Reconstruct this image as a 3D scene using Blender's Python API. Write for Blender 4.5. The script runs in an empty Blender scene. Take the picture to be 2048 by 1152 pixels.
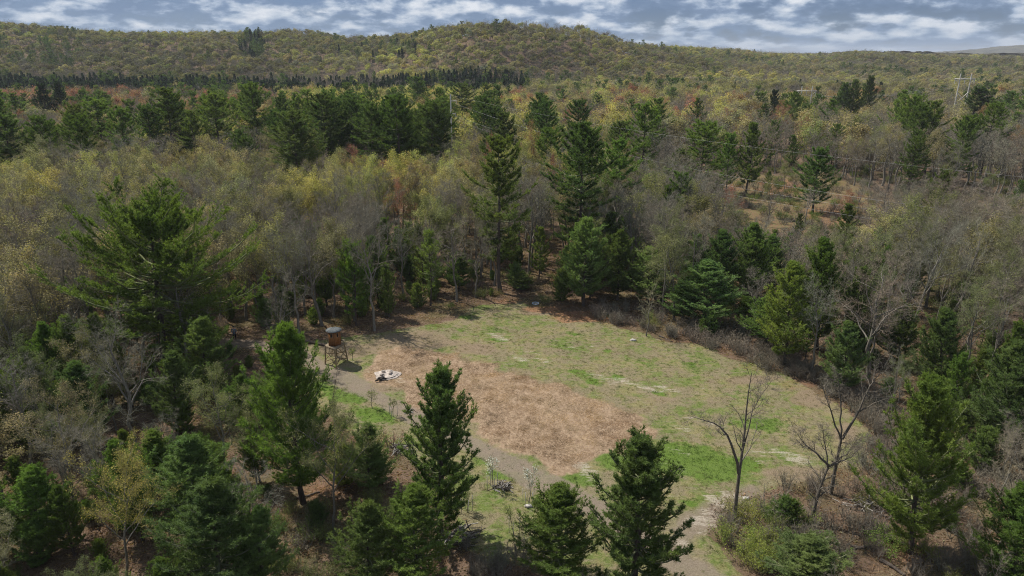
import bpy, math, random
import numpy as np
from mathutils import Vector, noise as mnoise
R = math.radians
sc = bpy.context.scene
COL = sc.collection

# ------------------------------------------------------------------ camera, sky, sun, exposure
CAM_H, PITCH, FPX = 32.0, R(19.0), 1365.33
cam = bpy.data.cameras.new('camera'); co = bpy.data.objects.new('camera', cam); COL.objects.link(co)
cam.sensor_width = 36.0; cam.lens = 24.0; cam.clip_end = 20000.0; cam.clip_start = 0.5
co.location = (0, 0, CAM_H); co.rotation_euler = (R(90) - PITCH, 0, 0)
sc.camera = co

SUN_DIR = Vector((-0.82, 0.57, 0)).normalized() * math.cos(R(54)) + Vector((0, 0, math.sin(R(54))))
sun = bpy.data.lights.new('sun', 'SUN'); so = bpy.data.objects.new('sun', sun); COL.objects.link(so)
sun.energy = 5.0; sun.angle = R(0.53); sun.color = (1.0, 0.95, 0.87)
so.rotation_euler = (-SUN_DIR).to_track_quat('-Z', 'Y').to_euler(); so.location = (0, 0, 200)

world = bpy.data.worlds.new('World'); sc.world = world; world.use_nodes = True
def build_world():
    nt = world.node_tree; N = nt.nodes; L = nt.links; N.clear()
    out = N.new('ShaderNodeOutputWorld'); bg = N.new('ShaderNodeBackground')
    sky = N.new('ShaderNodeTexSky'); sky.sky_type = 'NISHITA'; sky.sun_disc = False
    sky.sun_elevation = R(54); sky.sun_rotation = math.atan2(SUN_DIR.x, SUN_DIR.y)
    sky.air_density = 1.0; sky.dust_density = 0.6; sky.ozone_density = 2.0
    tc = N.new('ShaderNodeTexCoord'); sep = N.new('ShaderNodeSeparateXYZ'); L.new(tc.outputs['Generated'], sep.inputs[0])
    def M(op, a, b=None, c=None, clamp=False):
        n = N.new('ShaderNodeMath'); n.operation = op; n.use_clamp = clamp
        for i, v in enumerate((a, b, c)):
            if v is None: continue
            if isinstance(v, (int, float)): n.inputs[i].default_value = v
            else: L.new(v, n.inputs[i])
        return n.outputs[0]
    z = M('MAXIMUM', sep.outputs[2], 0.0); zz = M('ADD', z, 0.022)
    u = M('DIVIDE', sep.outputs[0], zz); v = M('DIVIDE', sep.outputs[1], zz)
    cmb = N.new('ShaderNodeCombineXYZ'); L.new(u, cmb.inputs[0]); L.new(v, cmb.inputs[1])
    def noise(scale, det, rough, vec, dist=0.0, w=0.0):
        n = N.new('ShaderNodeTexNoise'); n.inputs['Scale'].default_value = scale; n.inputs['Detail'].default_value = det
        n.inputs['Roughness'].default_value = rough; n.inputs['Distortion'].default_value = dist; L.new(vec, n.inputs['Vector'])
        return n.outputs['Fac']
    def ramp(fac, stops):
        r = N.new('ShaderNodeValToRGB'); cr = r.color_ramp
        while len(cr.elements) < len(stops): cr.elements.new(0.5)
        for e, (p, c) in zip(cr.elements, stops): e.position = p; e.color = (c + (1,)) if isinstance(c, tuple) else (c, c, c, 1)
        L.new(fac, r.inputs[0]); return r.outputs[0]
    # a broken deck of flat based cumulus: rows packed tighter toward the horizon, bases blue grey, tops catching the sun
    zc = M('POWER', M('ADD', z, 0.010), 0.62)
    ang = N.new('ShaderNodeCombineXYZ'); az = M('ARCTAN2', sep.outputs[0], sep.outputs[1])
    def layer(su, sv, dx, dy, scale, det, rough, dist):
        c = N.new('ShaderNodeCombineXYZ'); L.new(M('ADD', M('MULTIPLY', az, su), dx), c.inputs[0]); L.new(M('ADD', M('MULTIPLY', zc, sv), dy), c.inputs[1])
        return noise(scale, det, rough, c.outputs[0], dist)
    a1 = layer(1.0, 1.6, 0.0, 0.0, 13.0, 6, 0.5, 0.0); a2 = layer(1.0, 1.6, -0.008, 0.036, 13.0, 6, 0.5, 0.0)
    a3 = layer(1.0, 2.0, 5.3, 2.1, 2.2, 3, 0.5, 0.0); a4 = layer(1.0, 1.05, 1.7, 9.0, 42.0, 5, 0.55, 0.0)
    f = M('ADD', M('MULTIPLY', a1, 0.72), M('ADD', M('MULTIPLY', a3, 0.28), M('MULTIPLY', M('SUBTRACT', a4, 0.5), 0.30)))
    cov = ramp(f, [(0.36, 0.0), (0.47, 1.0)])
    lit = M('ADD', M('MULTIPLY', M('SUBTRACT', a1, a2), 2.3), M('ADD', M('MULTIPLY', f, 0.55), M('MULTIPLY', M('SUBTRACT', a4, 0.5), 0.85)))
    ccol = ramp(lit, [(0.05, (1.75, 2.5, 3.8)), (0.20, (2.4, 3.2, 4.6)), (0.36, (3.9, 4.7, 5.9)), (0.54, (5.7, 6.25, 7.1)), (0.78, (7.4, 7.7, 8.2))])
    skt = N.new('ShaderNodeVectorMath'); skt.operation = 'MULTIPLY'; L.new(sky.outputs[0], skt.inputs[0]); skt.inputs[1].default_value = (0.55, 0.70, 1.15)
    skyc = N.new('ShaderNodeVectorMath'); skyc.operation = 'SCALE'
    L.new(skt.outputs[0], skyc.inputs[0]); skyc.inputs['Scale'].default_value = 0.50
    mx = N.new('ShaderNodeMix'); mx.data_type = 'RGBA'; L.new(M('MULTIPLY', cov, 0.94), mx.inputs[0]); L.new(skyc.outputs[0], mx.inputs[6]); L.new(ccol, mx.inputs[7])
    hz = ramp(z, [(0.0, 1.0), (0.05, 0.0)])
    m2 = N.new('ShaderNodeMix'); m2.data_type = 'RGBA'; L.new(M('MULTIPLY', hz, 0.5), m2.inputs[0]); L.new(mx.outputs[2], m2.inputs[6]); m2.inputs[7].default_value = (2.3, 3.3, 4.7, 1)
    L.new(m2.outputs[2], bg.inputs['Color']); bg.inputs['Strength'].default_value = 0.095
    L.new(bg.outputs[0], out.inputs['Surface'])
build_world()
sc.view_settings.view_transform = 'Standard'; sc.view_settings.look = 'None'
sc.view_settings.exposure = 0.22; sc.view_settings.gamma = 1.0
sc.render.engine = 'CYCLES'
sc.cycles.max_bounces = 5; sc.cycles.diffuse_bounces = 3; sc.cycles.transmission_bounces = 3; sc.cycles.volume_bounces = 0
sc.cycles.use_adaptive_sampling = True; sc.cycles.adaptive_threshold = 0.01
sc.cycles.use_denoising = True; sc.cycles.denoising_prefilter = 'NONE'; sc.cycles.filter_width = 1.05

# ------------------------------------------------------------------ photo pixel <-> place
CP, SP = math.cos(PITCH), math.sin(PITCH)
def ray(px, py):
    v = 576 - py; return (px - 1024), FPX * CP + v * SP, -FPX * SP + v * CP
def ground(px, py, z0=0.0):
    a, b, c = ray(px, py); t = (z0 - CAM_H) / c; return a * t, b * t
def proj(X, Y, Z):
    d = Y * CP - (Z - CAM_H) * SP; up = Y * SP + (Z - CAM_H) * CP
    d = np.maximum(d, 0.1)
    return 1024 + FPX * X / d, 576 - FPX * up / d
def z_at(py, Y):
    _, b, c = ray(1024, py); return CAM_H + Y * c / b
def x_at(px, py, Y):
    a, b, _ = ray(px, py); return Y * a / b
def gpoly(pts): return np.array([ground(*p) for p in pts])
def sd_poly(P, X, Y):
    """signed distance to a polygon, positive inside"""
    P = np.asarray(P); n = len(P); d = np.full(X.shape, 1e9); ins = np.zeros(X.shape, bool)
    for i in range(n):
        ax, ay = P[i]; bx, by = P[(i + 1) % n]; ex, ey = bx - ax, by - ay
        t = np.clip(((X - ax) * ex + (Y - ay) * ey) / (ex * ex + ey * ey + 1e-12), 0, 1)
        d = np.minimum(d, np.hypot(X - ax - t * ex, Y - ay - t * ey))
        c = ((ay > Y) != (by > Y)) & (X < (bx - ax) * (Y - ay) / ((by - ay) if by != ay else 1e-12) + ax)
        ins ^= c
    return np.where(ins, d, -d)
def d_line(P, X, Y):
    d = np.full(X.shape, 1e9)
    for (ax, ay), (bx, by) in zip(P[:-1], P[1:]):
        ex, ey = bx - ax, by - ay
        t = np.clip(((X - ax) * ex + (Y - ay) * ey) / (ex * ex + ey * ey), 0, 1)
        d = np.minimum(d, np.hypot(X - ax - t * ex, Y - ay - t * ey))
    return d
def vnoise(X, Y, scale, seed=0):
    """smooth value noise on arrays, 0..1"""
    x = X / scale + seed * 17.3; y = Y / scale - seed * 9.1
    xi = np.floor(x).astype(np.int64); yi = np.floor(y).astype(np.int64); fx = x - xi; fy = y - yi
    fx = fx * fx * (3 - 2 * fx); fy = fy * fy * (3 - 2 * fy)
    def h(a, b):
        n = (a * 374761393 + b * 668265263 + seed * 144665) & 0x7fffffff
        n = ((n ^ (n >> 13)) * 1274126177) & 0x7fffffff
        return ((n ^ (n >> 16)) & 0xffff) / 65535.0
    return (h(xi, yi) * (1 - fx) + h(xi + 1, yi) * fx) * (1 - fy) + (h(xi, yi + 1) * (1 - fx) + h(xi + 1, yi + 1) * fx) * fy
def fbm(X, Y, s, seed=0, o=4):
    a, t, w = 0, 0, 1.0
    for i in range(o):
        a = a + w * vnoise(X, Y, s / 2 ** i, seed + i); t += w; w *= 0.5
    return a / t
def sstep(a, b, x): t = np.clip((x - a) / (b - a), 0, 1); return t * t * (3 - 2 * t)

# ------------------------------------------------------------------ terrain
SKY_PX = [-400, 0, 80, 160, 240, 320, 400, 480, 560, 640, 740, 820, 880, 940, 1000, 1060, 1120, 1200, 1300, 1400, 1470, 1540, 1640, 1700, 1760, 1850, 2048, 2500]
SKY_PY = [42, 45, 47, 56, 62, 61, 62, 64, 62, 63, 72, 61, 46, 41, 43, 57, 66, 76, 84, 86, 94, 102, 105, 99, 103, 106, 107, 107]
RD_PX = [-400, 0, 400, 640, 800, 940, 1100, 1300, 1500, 1700, 2500]
RD_D = [800, 820, 860, 900, 820, 720, 780, 860, 1000, 1150, 1300]
def terrain(X, Y):
    X = np.asarray(X, float); Y = np.asarray(Y, float)
    Ys = np.maximum(Y, 60.0)
    px = 1024 + 1444.0 * X / Ys
    spy = np.interp(px, SKY_PX, SKY_PY); dr = np.interp(px, RD_PX, RD_D)
    v = 576 - spy; s = (-FPX * SP + v * CP) / (FPX * CP + v * SP)
    hr = np.maximum(CAM_H + s * dr - 14.5, 4.0)
    t = sstep(0, 1, (Y - 470) / (dr - 470))
    t = np.where(Y > dr, np.maximum(1 - 0.8 * sstep(0, 600, Y - dr), 0.0), t)
    rel = ((fbm(X, Y, 150, 5, 3) - 0.5) * 48 + (np.abs(vnoise(X + 0.35 * Y, Y * 0.5, 95, 15) - 0.5) * 2 - 0.5) * 14) * np.clip(sstep(0, 1, (Y - 470) / (dr - 470)) * (1 - 0.75 * sstep(0.75, 1.0, (Y - 470) / (dr - 470))), 0, 1) * np.clip(hr / 40, 0.3, 1)
    fade = sstep(300, 480, Y)
    far = (X > 2300) * 0
    hill = 62 * np.exp(-(((X - 3150) / 380) ** 2 + ((Y - 4300) / 500) ** 2)) + 14 * np.exp(-(((X - 2100) / 900) ** 2 + ((Y - 4700) / 350) ** 2))
    return fade * (hr * t + rel) + hill
def small_relief(X, Y, clear):
    near = np.exp(-((np.maximum(Y, 0) - 60) / 160.0) ** 2)
    return ((fbm(X, Y, 9, 3, 3) - 0.5) * (0.5 - 0.36 * clear) + (vnoise(X, Y, 1.1, 8) - 0.5) * 0.10) * near

CLEAR = [(596, 700), (700, 668), (800, 652), (880, 638), (960, 612), (1040, 608), (1120, 626), (1200, 645), (1290, 672), (1400, 705), (1500, 735),
         (1600, 770), (1680, 812), (1725, 860), (1720, 910), (1660, 945), (1590, 965), (1510, 985), (1440, 1020), (1420, 1060), (1470, 1110), (1540, 1180),
         (1330, 1230), (1200, 1170), (1080, 1120), (960, 1085), (915, 1020), (870, 940), (790, 905), (720, 880), (660, 840), (600, 770)]
CLEARP = gpoly(CLEAR)
TRACK = [ground(*p) for p in [(440, 682), (520, 690), (590, 705), (660, 745), (740, 785), (820, 828), (905, 868), (985, 912), (1060, 952), (1130, 985), (1200, 1025), (1265, 1070), (1340, 1115), (1420, 1165), (1500, 1240)]]
SPUR = [ground(*p) for p in [(1500, 985), (1440, 1010), (1385, 1045), (1360, 1080), (1350, 1115)]]
STRAW = gpoly([(735, 712), (800, 690), (880, 700), (990, 730), (1090, 765), (1190, 805), (1285, 842), (1325, 862), (1300, 885), (1235, 905), (1175, 925), (1120, 942), (1060, 915), (990, 880), (920, 845), (850, 815), (790, 785), (742, 757)])
CORR = gpoly([(1180, 330), (1440, 345), (1640, 352), (1780, 395), (2048, 400), (2300, 430), (2300, 560), (2048, 535), (1800, 500), (1650, 470), (1480, 455), (1400, 400)])
VIVID = [(1400, 925, 120, 34, 1.0), (1330, 925, 90, 26, .8), (1240, 925, 60, 22, .9), (1520, 845, 70, 22, .75), (1440, 950, 70, 25, .8), (1380, 1008, 26, 12, .8), (690, 790, 60, 18, .95), (650, 775, 40, 16, .8),
         (760, 830, 60, 18, .8), (960, 925, 45, 22, .7), (1010, 950, 60, 16, .8), (1140, 955, 60, 12, .8), (1180, 965, 40, 12, .7), (920, 660, 14, 5, .9), (1000, 680, 24, 5, .9), (1185, 765, 16, 8, .95), (1145, 745, 40, 12, .7), (1235, 755, 14, 8, .95), (1215, 702, 14, 6, .8),
         (1145, 667, 20, 6, .7), (1075, 665, 10, 4, .8), (1135, 695, 45, 12, .5), (1300, 730, 40, 10, .5), (1320, 787, 22, 7, .8), (1380, 730, 22, 8, .7), (930, 635, 20, 5, .8), (990, 660, 30, 6, .6), (1470, 790, 40, 12, .5), (980, 985, 60, 22, .5), (935, 960, 35, 22, .6), (1450, 1070, 40, 20, .7), (860, 648, 30, 7, .6), (2020, 590, 24, 40, 1.0), (1570, 700, 40, 10, .3)]
PALE = [(1450, 1005, 60, 16, 1.0), (1400, 1040, 40, 18, 1.0), (1360, 1085, 30, 20, .7), (1290, 775, 60, 8, .8), (1200, 755, 50, 8, .7), (1400, 840, 50, 7, .7), (1340, 900, 60, 6, .6), (1050, 700, 50, 7, .6), (1600, 860, 40, 9, .5), (1130, 690, 40, 5, .5), (776, 754, 46, 11, 1.0), (700, 722, 14, 4, .9), (1385, 960, 30, 7, .5), (1090, 745, 20, 5, .6), (1480, 880, 30, 6, .5), (1540, 930, 30, 8, .6), (1230, 735, 24, 5, .5), (1150, 712, 20, 4, .5), (1270, 800, 30, 6, .5), (1300, 705, 30, 5, .4), (1500, 830, 30, 6, .4), (1400, 775, 30, 6, .5), (1000, 675, 34, 7, .8), (1040, 718, 36, 9, .8), (1090, 722, 26, 8, .9), (1120, 735, 24, 5, .7), (1215, 765, 26, 9, .7), (1255, 765, 40, 8, .9), (1335, 778, 50, 8, 1.0), (1290, 735, 30, 6, .6), (1180, 695, 30, 8, .6), (1330, 748, 26, 7, .5), (1385, 822, 40, 10, .6),
        (1360, 855, 26, 7, .7), (1430, 735, 26, 5, .7), (1170, 940, 32, 16, 1.0), (1195, 965, 26, 10, .8), (1590, 915, 50, 13, .9), (1560, 905, 40, 8, .8), (1470, 993, 60, 10, 1.0), (1420, 1025, 50, 14, .8), (1380, 1050, 40, 14, .6), (1520, 905, 34, 7, .6), (1265, 830, 22, 5, .4), (1340, 930, 50, 6, .6),
        (1440, 870, 26, 6, .5), (1690, 840, 16, 22, .4), (1350, 690, 26, 5, .4), (720, 735, 26, 6, .5), (1120, 605, 18, 3, .4), (1540, 790, 30, 5, .4)]
DRY = [(700, 700, 100, 24, 1.0), (830, 680, 120, 20, 1.0), (960, 700, 60, 14, .8), (780, 770, 60, 18, .9), (1040, 745, 60, 12, .6), (1150, 790, 60, 12, .6), (1250, 822, 60, 12, .6), (1500, 760, 90, 14, .8), (1620, 800, 60, 20, .9), (1690, 870, 40, 40, .9), (1600, 950, 90, 22, .9), (1230, 700, 90, 14, .5), (1330, 800, 60, 12, .6), (1420, 800, 60, 12, .5), (1100, 700, 50, 8, .6), (1150, 975, 70, 14, .5), (1000, 1030, 60, 30, .4), (870, 640, 70, 10, .8), (1080, 625, 80, 9, .8), (1480, 900, 40, 14, .4), (1300, 760, 70, 9, .6)]
REDL = [(1155, 634, 80, 15, 1.2), (1085, 618, 50, 10, 1.0), (1215, 648, 40, 8, .5), (1500, 735, 90, 14, .45), (1590, 770, 60, 14, .45), (1340, 683, 70, 7, .45), (640, 1000, 60, 50, .5), (560, 1020, 40, 40, .6), (1560, 372, 60, 20, .9), (1660, 430, 80, 30, .6), (1840, 450, 60, 20, .4), (1680, 790, 30, 20, .5), (1470, 375, 30, 20, .5), (1010, 602, 40, 8, .6), (760, 880, 40, 14, .5), (1800, 1110, 120, 34, .5)]
def blobs(lst, X, Y, skew=0.0):
    out = np.zeros(X.shape)
    px, py = proj(X, Y, np.zeros(X.shape)); ok = (Y > 20) & (Y < 260)
    n = fbm(X, Y, 3.0, 21, 4) - 0.5
    for cx, cy, rx, ry, a in lst:
        q = np.sqrt(((px - cx) / rx) ** 2 + ((py - cy - skew * (px - cx)) / ry) ** 2) + n * 1.1
        out = np.maximum(out, a * (1 - sstep(0.35, 1.25, q)))
    return out * ok

def axis(lo, hi, step, far_lo, far_hi, g=1.11):
    a = list(np.arange(lo, hi + 1e-6, step)); s = step; x = hi
    while x < far_hi: s *= g; x += s; a.append(x)
    s = step; x = lo; b = []
    while x > far_lo: s *= g; x -= s; b.append(x)
    return np.array(b[::-1] + a)
gx = axis(-72, 92, 0.42, -9000, 9000, 1.09); gy = axis(30, 128, 0.42, -600, 9500, 1.035)
GX, GY = np.meshgrid(gx, gy)
S_clear = sd_poly(CLEARP, GX, GY); S_straw = sd_poly(STRAW, GX, GY); D_track = d_line(TRACK, GX, GY); D_spur = d_line(SPUR, GX, GY); S_corr = sd_poly(CORR, GX, GY)
ragg = (fbm(GX, GY, 6, 11, 4) - 0.5) * 5.5
M_clear = sstep(-1.2, 1.2, S_clear + ragg)
M_straw = sstep(-1.6, 1.7, S_straw + (fbm(GX, GY, 3.2, 12, 5) - 0.5) * 5.0)
M_track = np.maximum(sstep(1.75, 0.75, D_track + (fbm(GX, GY, 3, 13, 3) - 0.5) * 1.2), 0.8 * sstep(2.0, 0.6, D_spur + (fbm(GX, GY, 3, 14, 3) - 0.5) * 1.5))
M_corr = sstep(-3, 5, S_corr + ragg * 2)
GZ = terrain(GX, GY) + small_relief(GX, GY, M_clear)
rut = 0.05 * (np.exp(-((D_track - 0.75) / 0.3) ** 2)) * (S_clear > -2)
GZ = GZ - rut + M_straw * (fbm(GX, GY, 1.6, 31, 3) - 0.45) * 0.22 + 0.06 * M_straw
M_vivid = blobs(VIVID, GX, GY, 0.12); M_pale = blobs(PALE, GX, GY, 0.28); M_red = blobs(REDL, GX, GY); M_dry = blobs(DRY, GX, GY)
def ground_z(x, y):
    x = np.asarray(x, float); y = np.asarray(y, float)
    i = np.clip(np.searchsorted(gx, x) - 1, 0, len(gx) - 2); j = np.clip(np.searchsorted(gy, y) - 1, 0, len(gy) - 2)
    fx = (x - gx[i]) / (gx[i + 1] - gx[i]); fy = (y - gy[j]) / (gy[j + 1] - gy[j])
    return (GZ[j, i] * (1 - fx) + GZ[j, i + 1] * fx) * (1 - fy) + (GZ[j + 1, i] * (1 - fx) + GZ[j + 1, i + 1] * fx) * fy

# ------------------------------------------------------------------ mesh + material helpers
def mesh_np(name, V, F, mats=(), mi=None, attrs=None, smooth=False):
    me = bpy.data.meshes.new(name)
    V = np.asarray(V, np.float32); F = np.asarray(F, np.int32); k = F.shape[1]
    me.vertices.add(len(V)); me.vertices.foreach_set('co', V.ravel())
    me.loops.add(F.size); me.loops.foreach_set('vertex_index', F.ravel())
    me.polygons.add(len(F)); me.polygons.foreach_set('loop_start', np.arange(0, F.size, k, dtype=np.int32)); me.polygons.foreach_set('loop_total', np.full(len(F), k, np.int32))
    for m in mats: me.materials.append(m)
    if mi is not None: me.polygons.foreach_set('material_index', np.asarray(mi, np.int32))
    if smooth: me.polygons.foreach_set('use_smooth', np.ones(len(F), bool))
    for n, a in (attrs or {}).items():
        at = me.attributes.new(n, 'FLOAT', 'POINT'); at.data.foreach_set('value', np.asarray(a, np.float32).ravel())
    me.update(); me.validate(verbose=False); return me
def obj(name, me, parent=None, **kw):
    o = bpy.data.objects.new(name, me); COL.objects.link(o)
    if parent: o.parent = parent
    for k, v in kw.items(): o[k] = v
    return o
def tag(o, label, cat, group=None):
    o['label'] = label; o['category'] = cat
    if group: o['group'] = group
    return o
def thing(name, label, cat, loc=(0, 0, 0), rz=0.0, group=None):
    o = bpy.data.objects.new(name, None); COL.objects.link(o); o.location = loc; o.rotation_euler = (0, 0, rz); o.empty_display_size = 0.3
    return tag(o, label, cat, group)

class NT:
    def __init__(s, name):
        s.m = bpy.data.materials.new(name); s.m.use_nodes = True; s.t = s.m.node_tree; s.N = s.t.nodes; s.L = s.t.links; s.N.clear()
        s.out = s.N.new('ShaderNodeOutputMaterial'); s.b = s.N.new('ShaderNodeBsdfPrincipled'); s.L.new(s.b.outputs[0], s.out.inputs[0])
        s.b.inputs['Roughness'].default_value = 0.9; s.b.inputs['Specular IOR Level'].default_value = 0.15
    def set(s, sock, v):
        if hasattr(v, 'is_linked') or isinstance(v, bpy.types.NodeSocket): s.L.new(v, sock)
        else: sock.default_value = (tuple(v) + (1,)) if isinstance(v, tuple) and len(v) == 3 and sock.type == 'RGBA' else v
    def math(s, op, a, b=0.0, clamp=False):
        n = s.N.new('ShaderNodeMath'); n.operation = op; n.use_clamp = clamp; s.set(n.inputs[0], a); s.set(n.inputs[1], b); return n.outputs[0]
    def mix(s, f, a, b, mode='MIX'):
        n = s.N.new('ShaderNodeMix'); n.data_type = 'RGBA'; n.blend_type = mode; s.set(n.inputs[0], f); s.set(n.inputs[6], a); s.set(n.inputs[7], b); return n.outputs[2]
    def noise(s, scale, det=5, rough=0.55, vec=None, dist=0.0):
        n = s.N.new('ShaderNodeTexNoise'); n.inputs['Scale'].default_value = scale; n.inputs['Detail'].default_value = det; n.inputs['Roughness'].default_value = rough; n.inputs['Distortion'].default_value = dist
        if vec is not None: s.L.new(vec, n.inputs['Vector'])
        return n.outputs['Fac']
    def ramp(s, f, stops):
        r = s.N.new('ShaderNodeValToRGB'); cr = r.color_ramp
        while len(cr.elements) < len(stops): cr.elements.new(0.5)
        for e, (p, c) in zip(cr.elements, stops): e.position = p; e.color = (c + (1,)) if isinstance(c, tuple) else (c, c, c, 1)
        s.L.new(f, r.inputs[0]); return r.outputs[0]
    def attr(s, name, kind='GEOMETRY'):
        n = s.N.new('ShaderNodeAttribute'); n.attribute_type = kind; n.attribute_name = name; return n
    def pos(s, scale=None, rot=None):
        g = s.N.new('ShaderNodeNewGeometry').outputs['Position']
        if scale:
            mp = s.N.new('ShaderNodeMapping'); mp.inputs['Scale'].default_value = scale
            if rot: mp.inputs['Rotation'].default_value = rot
            s.L.new(g, mp.inputs[0]); return mp.outputs[0]
        return g
    def bump(s, h, strength=0.5, dist=0.05):
        n = s.N.new('ShaderNodeBump'); n.inputs['Strength'].default_value = strength; n.inputs['Distance'].default_value = dist; s.L.new(h, n.inputs['Height']); s.L.new(n.outputs[0], s.b.inputs['Normal'])

def mat_ground():
    m = NT('ground_cover'); P = m.pos()
    A = {n: m.attr(n).outputs['Fac'] for n in ('clear', 'track', 'straw', 'vivid', 'pale', 'redl', 'corr', 'dry')}
    nf = m.noise(9.0, 8, 0.68, P); nm = m.noise(1.3, 7, 0.62, P); nl = m.noise(0.16, 5, 0.55, P); nb = m.noise(0.03, 4, 0.5, P)
    st = m.noise(1.5, 6, 0.65, m.pos((0.35, 1.6, 1), (0, 0, R(-32))))
    fine = m.ramp(nf, [(0.30, 0.0), (0.70, 1.0)])
    def sharp(a, n, lo=0.40, hi=0.60, amp=0.5):
        return m.ramp(m.math('ADD', a, m.math('MULTIPLY', m.math('SUBTRACT', n, 0.5), amp * 2)), [(lo, 0.0), (hi, 1.0)])
    litter = m.mix(fine, (0.075, 0.048, 0.033), (0.24, 0.165, 0.12))
    litter = m.mix(m.ramp(nm, [(0.40, 0.0), (0.62, 1.0)]), litter, m.mix(fine, (0.09, 0.055, 0.035), (0.17, 0.115, 0.08)))
    litter = m.mix(m.math('MULTIPLY', m.ramp(nl, [(0.48, 0.0), (0.62, 1.0)]), 0.45), litter, m.mix(fine, (0.06, 0.07, 0.025), (0.14, 0.14, 0.05)))
    tan = m.mix(fine, (0.13, 0.115, 0.045), (0.30, 0.26, 0.13))
    green = m.mix(fine, (0.06, 0.095, 0.018), (0.18, 0.22, 0.06))
    grass = m.mix(sharp(nm, nl, 0.38, 0.60, 0.6), tan, green)
    grass = m.mix(m.math('MULTIPLY', m.ramp(st, [(0.52, 0.0), (0.66, 1.0)]), 0.6), grass, m.mix(fine, (0.15, 0.12, 0.08), (0.33, 0.28, 0.2)))
    grass = m.mix(m.math('MULTIPLY', m.ramp(m.noise(0.45, 6, 0.7, P), [(0.46, 0.0), (0.56, 1.0)]), 0.8), grass, m.mix(fine, (0.11, 0.088, 0.052), (0.31, 0.25, 0.165)))
    grass = m.mix(m.math('MULTIPLY', m.ramp(m.noise(2.6, 6, 0.75, P), [(0.55, 0.0), (0.66, 1.0)]), 0.65), grass, (0.07, 0.075, 0.03))
    grass = m.mix(m.math('MULTIPLY', m.ramp(m.noise(4.1, 6, 0.75, m.pos((0.6, 1.3, 1), (0, 0, R(-32)))), [(0.58, 0.0), (0.70, 1.0)]), 0.6), grass, (0.40, 0.35, 0.25))
    grass = m.mix(m.math('MULTIPLY', sharp(A['dry'], nm, 0.38, 0.70, 0.5), 0.85), grass, m.mix(fine, (0.13, 0.092, 0.06), (0.31, 0.235, 0.165)))
    grass = m.mix(m.math('MULTIPLY', sharp(A['vivid'], nm, 0.36, 0.72, 0.55), 0.88), grass, m.mix(fine, (0.045, 0.095, 0.012), (0.14, 0.22, 0.035)))
    c = m.mix(sharp(A['clear'], nm), litter, grass)
    corr = m.mix(m.ramp(nm, [(0.38, 0.0), (0.62, 1.0)]), m.mix(fine, (0.12, 0.065, 0.04), (0.25, 0.15, 0.095)), m.mix(fine, (0.09, 0.085, 0.03), (0.20, 0.18, 0.08)))
    c = m.mix(sharp(A['corr'], nm), c, corr)
    c = m.mix(m.math('MULTIPLY', sharp(A['redl'], nm, 0.35, 0.75), 0.8), c, m.mix(fine, (0.16, 0.075, 0.04), (0.36, 0.19, 0.11)))
    straw = m.mix(m.ramp(m.noise(3.2, 8, 0.72, m.pos((1.0, 0.6, 1), (0, 0, R(25)))), [(0.32, 0.0), (0.68, 1.0)]), (0.19, 0.125, 0.08), (0.43, 0.315, 0.215))
    straw = m.mix(m.math('MULTIPLY', m.ramp(nm, [(0.5, 0.0), (0.66, 1.0)]), 0.45), straw, m.mix(fine, (0.19, 0.125, 0.08), (0.36, 0.26, 0.17)))
    c = m.mix(sharp(A['straw'], nm, 0.38, 0.62, 0.4), c, straw)
    track = m.mix(fine, (0.14, 0.11, 0.085), (0.28, 0.225, 0.18)); track = m.mix(m.math('MULTIPLY', m.ramp(nm, [(0.45, 0.0), (0.6, 1.0)]), 0.5), track, (0.24, 0.19, 0.14))
    c = m.mix(m.math('MULTIPLY', sharp(A['track'], nm, 0.36, 0.85, 0.6), 0.85), c, track)
    pl = m.math('MULTIPLY', sharp(m.math('MULTIPLY', A['pale'], 0.66), m.math('ADD', m.math('MULTIPLY', st, 0.6), m.math('MULTIPLY', m.noise(6.0, 6, 0.7, m.pos((0.5, 1.8, 1), (0, 0, R(-32)))), 0.4)), 0.44, 0.62, 1.3), m.ramp(nf, [(0.36, 0.25), (0.6, 1.0)]))
    c = m.mix(m.math('MULTIPLY', pl, 0.85), c, (0.44, 0.385, 0.31))
    # far from the field the litter carries olive and grey tones of low undergrowth
    c = m.mix(m.math('MULTIPLY', nb, 0.35), c, m.mix(0.5, c, (0.1, 0.09, 0.05)))
    m.set(m.b.inputs['Base Color'], c); m.b.inputs['Roughness'].default_value = 0.95; m.b.inputs['Specular IOR Level'].default_value = 0.05
    m.bump(m.math('ADD', m.math('MULTIPLY', nf, 0.6), nm), 0.9, 0.12)
    return m.m
def mat_bark(name, c1, c2, scale=14):
    m = NT(name); oi = m.N.new('ShaderNodeObjectInfo').outputs['Random']
    tcn = m.N.new('ShaderNodeTexCoord'); mp = m.N.new('ShaderNodeMapping'); mp.inputs['Scale'].default_value = (1, 1, 0.25); m.L.new(tcn.outputs['Object'], mp.inputs[0])
    n = m.noise(scale, 4, 0.6, mp.outputs[0])
    c = m.mix(m.ramp(n, [(0.3, 0.0), (0.7, 1.0)]), c1, c2)
    c = m.mix(m.math('MULTIPLY', oi, 0.5), c, m.mix(0.6, c, (0.1, 0.085, 0.07)))
    m.set(m.b.inputs['Base Color'], c); m.bump(n, 0.6, 0.03); return m.m
def mat_twig():
    m = NT('twigs'); a = m.attr('color', 'INSTANCER').outputs['Color']; v = m.attr('vr').outputs['Fac']
    t = m.mix(0.6, (0.225, 0.20, 0.155), a)
    t = m.mix(1.0, t, m.ramp(v, [(0.0, 0.6), (1.0, 1.35)]), 'MULTIPLY'); m.set(m.b.inputs['Base Color'], t); return m.m
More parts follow.
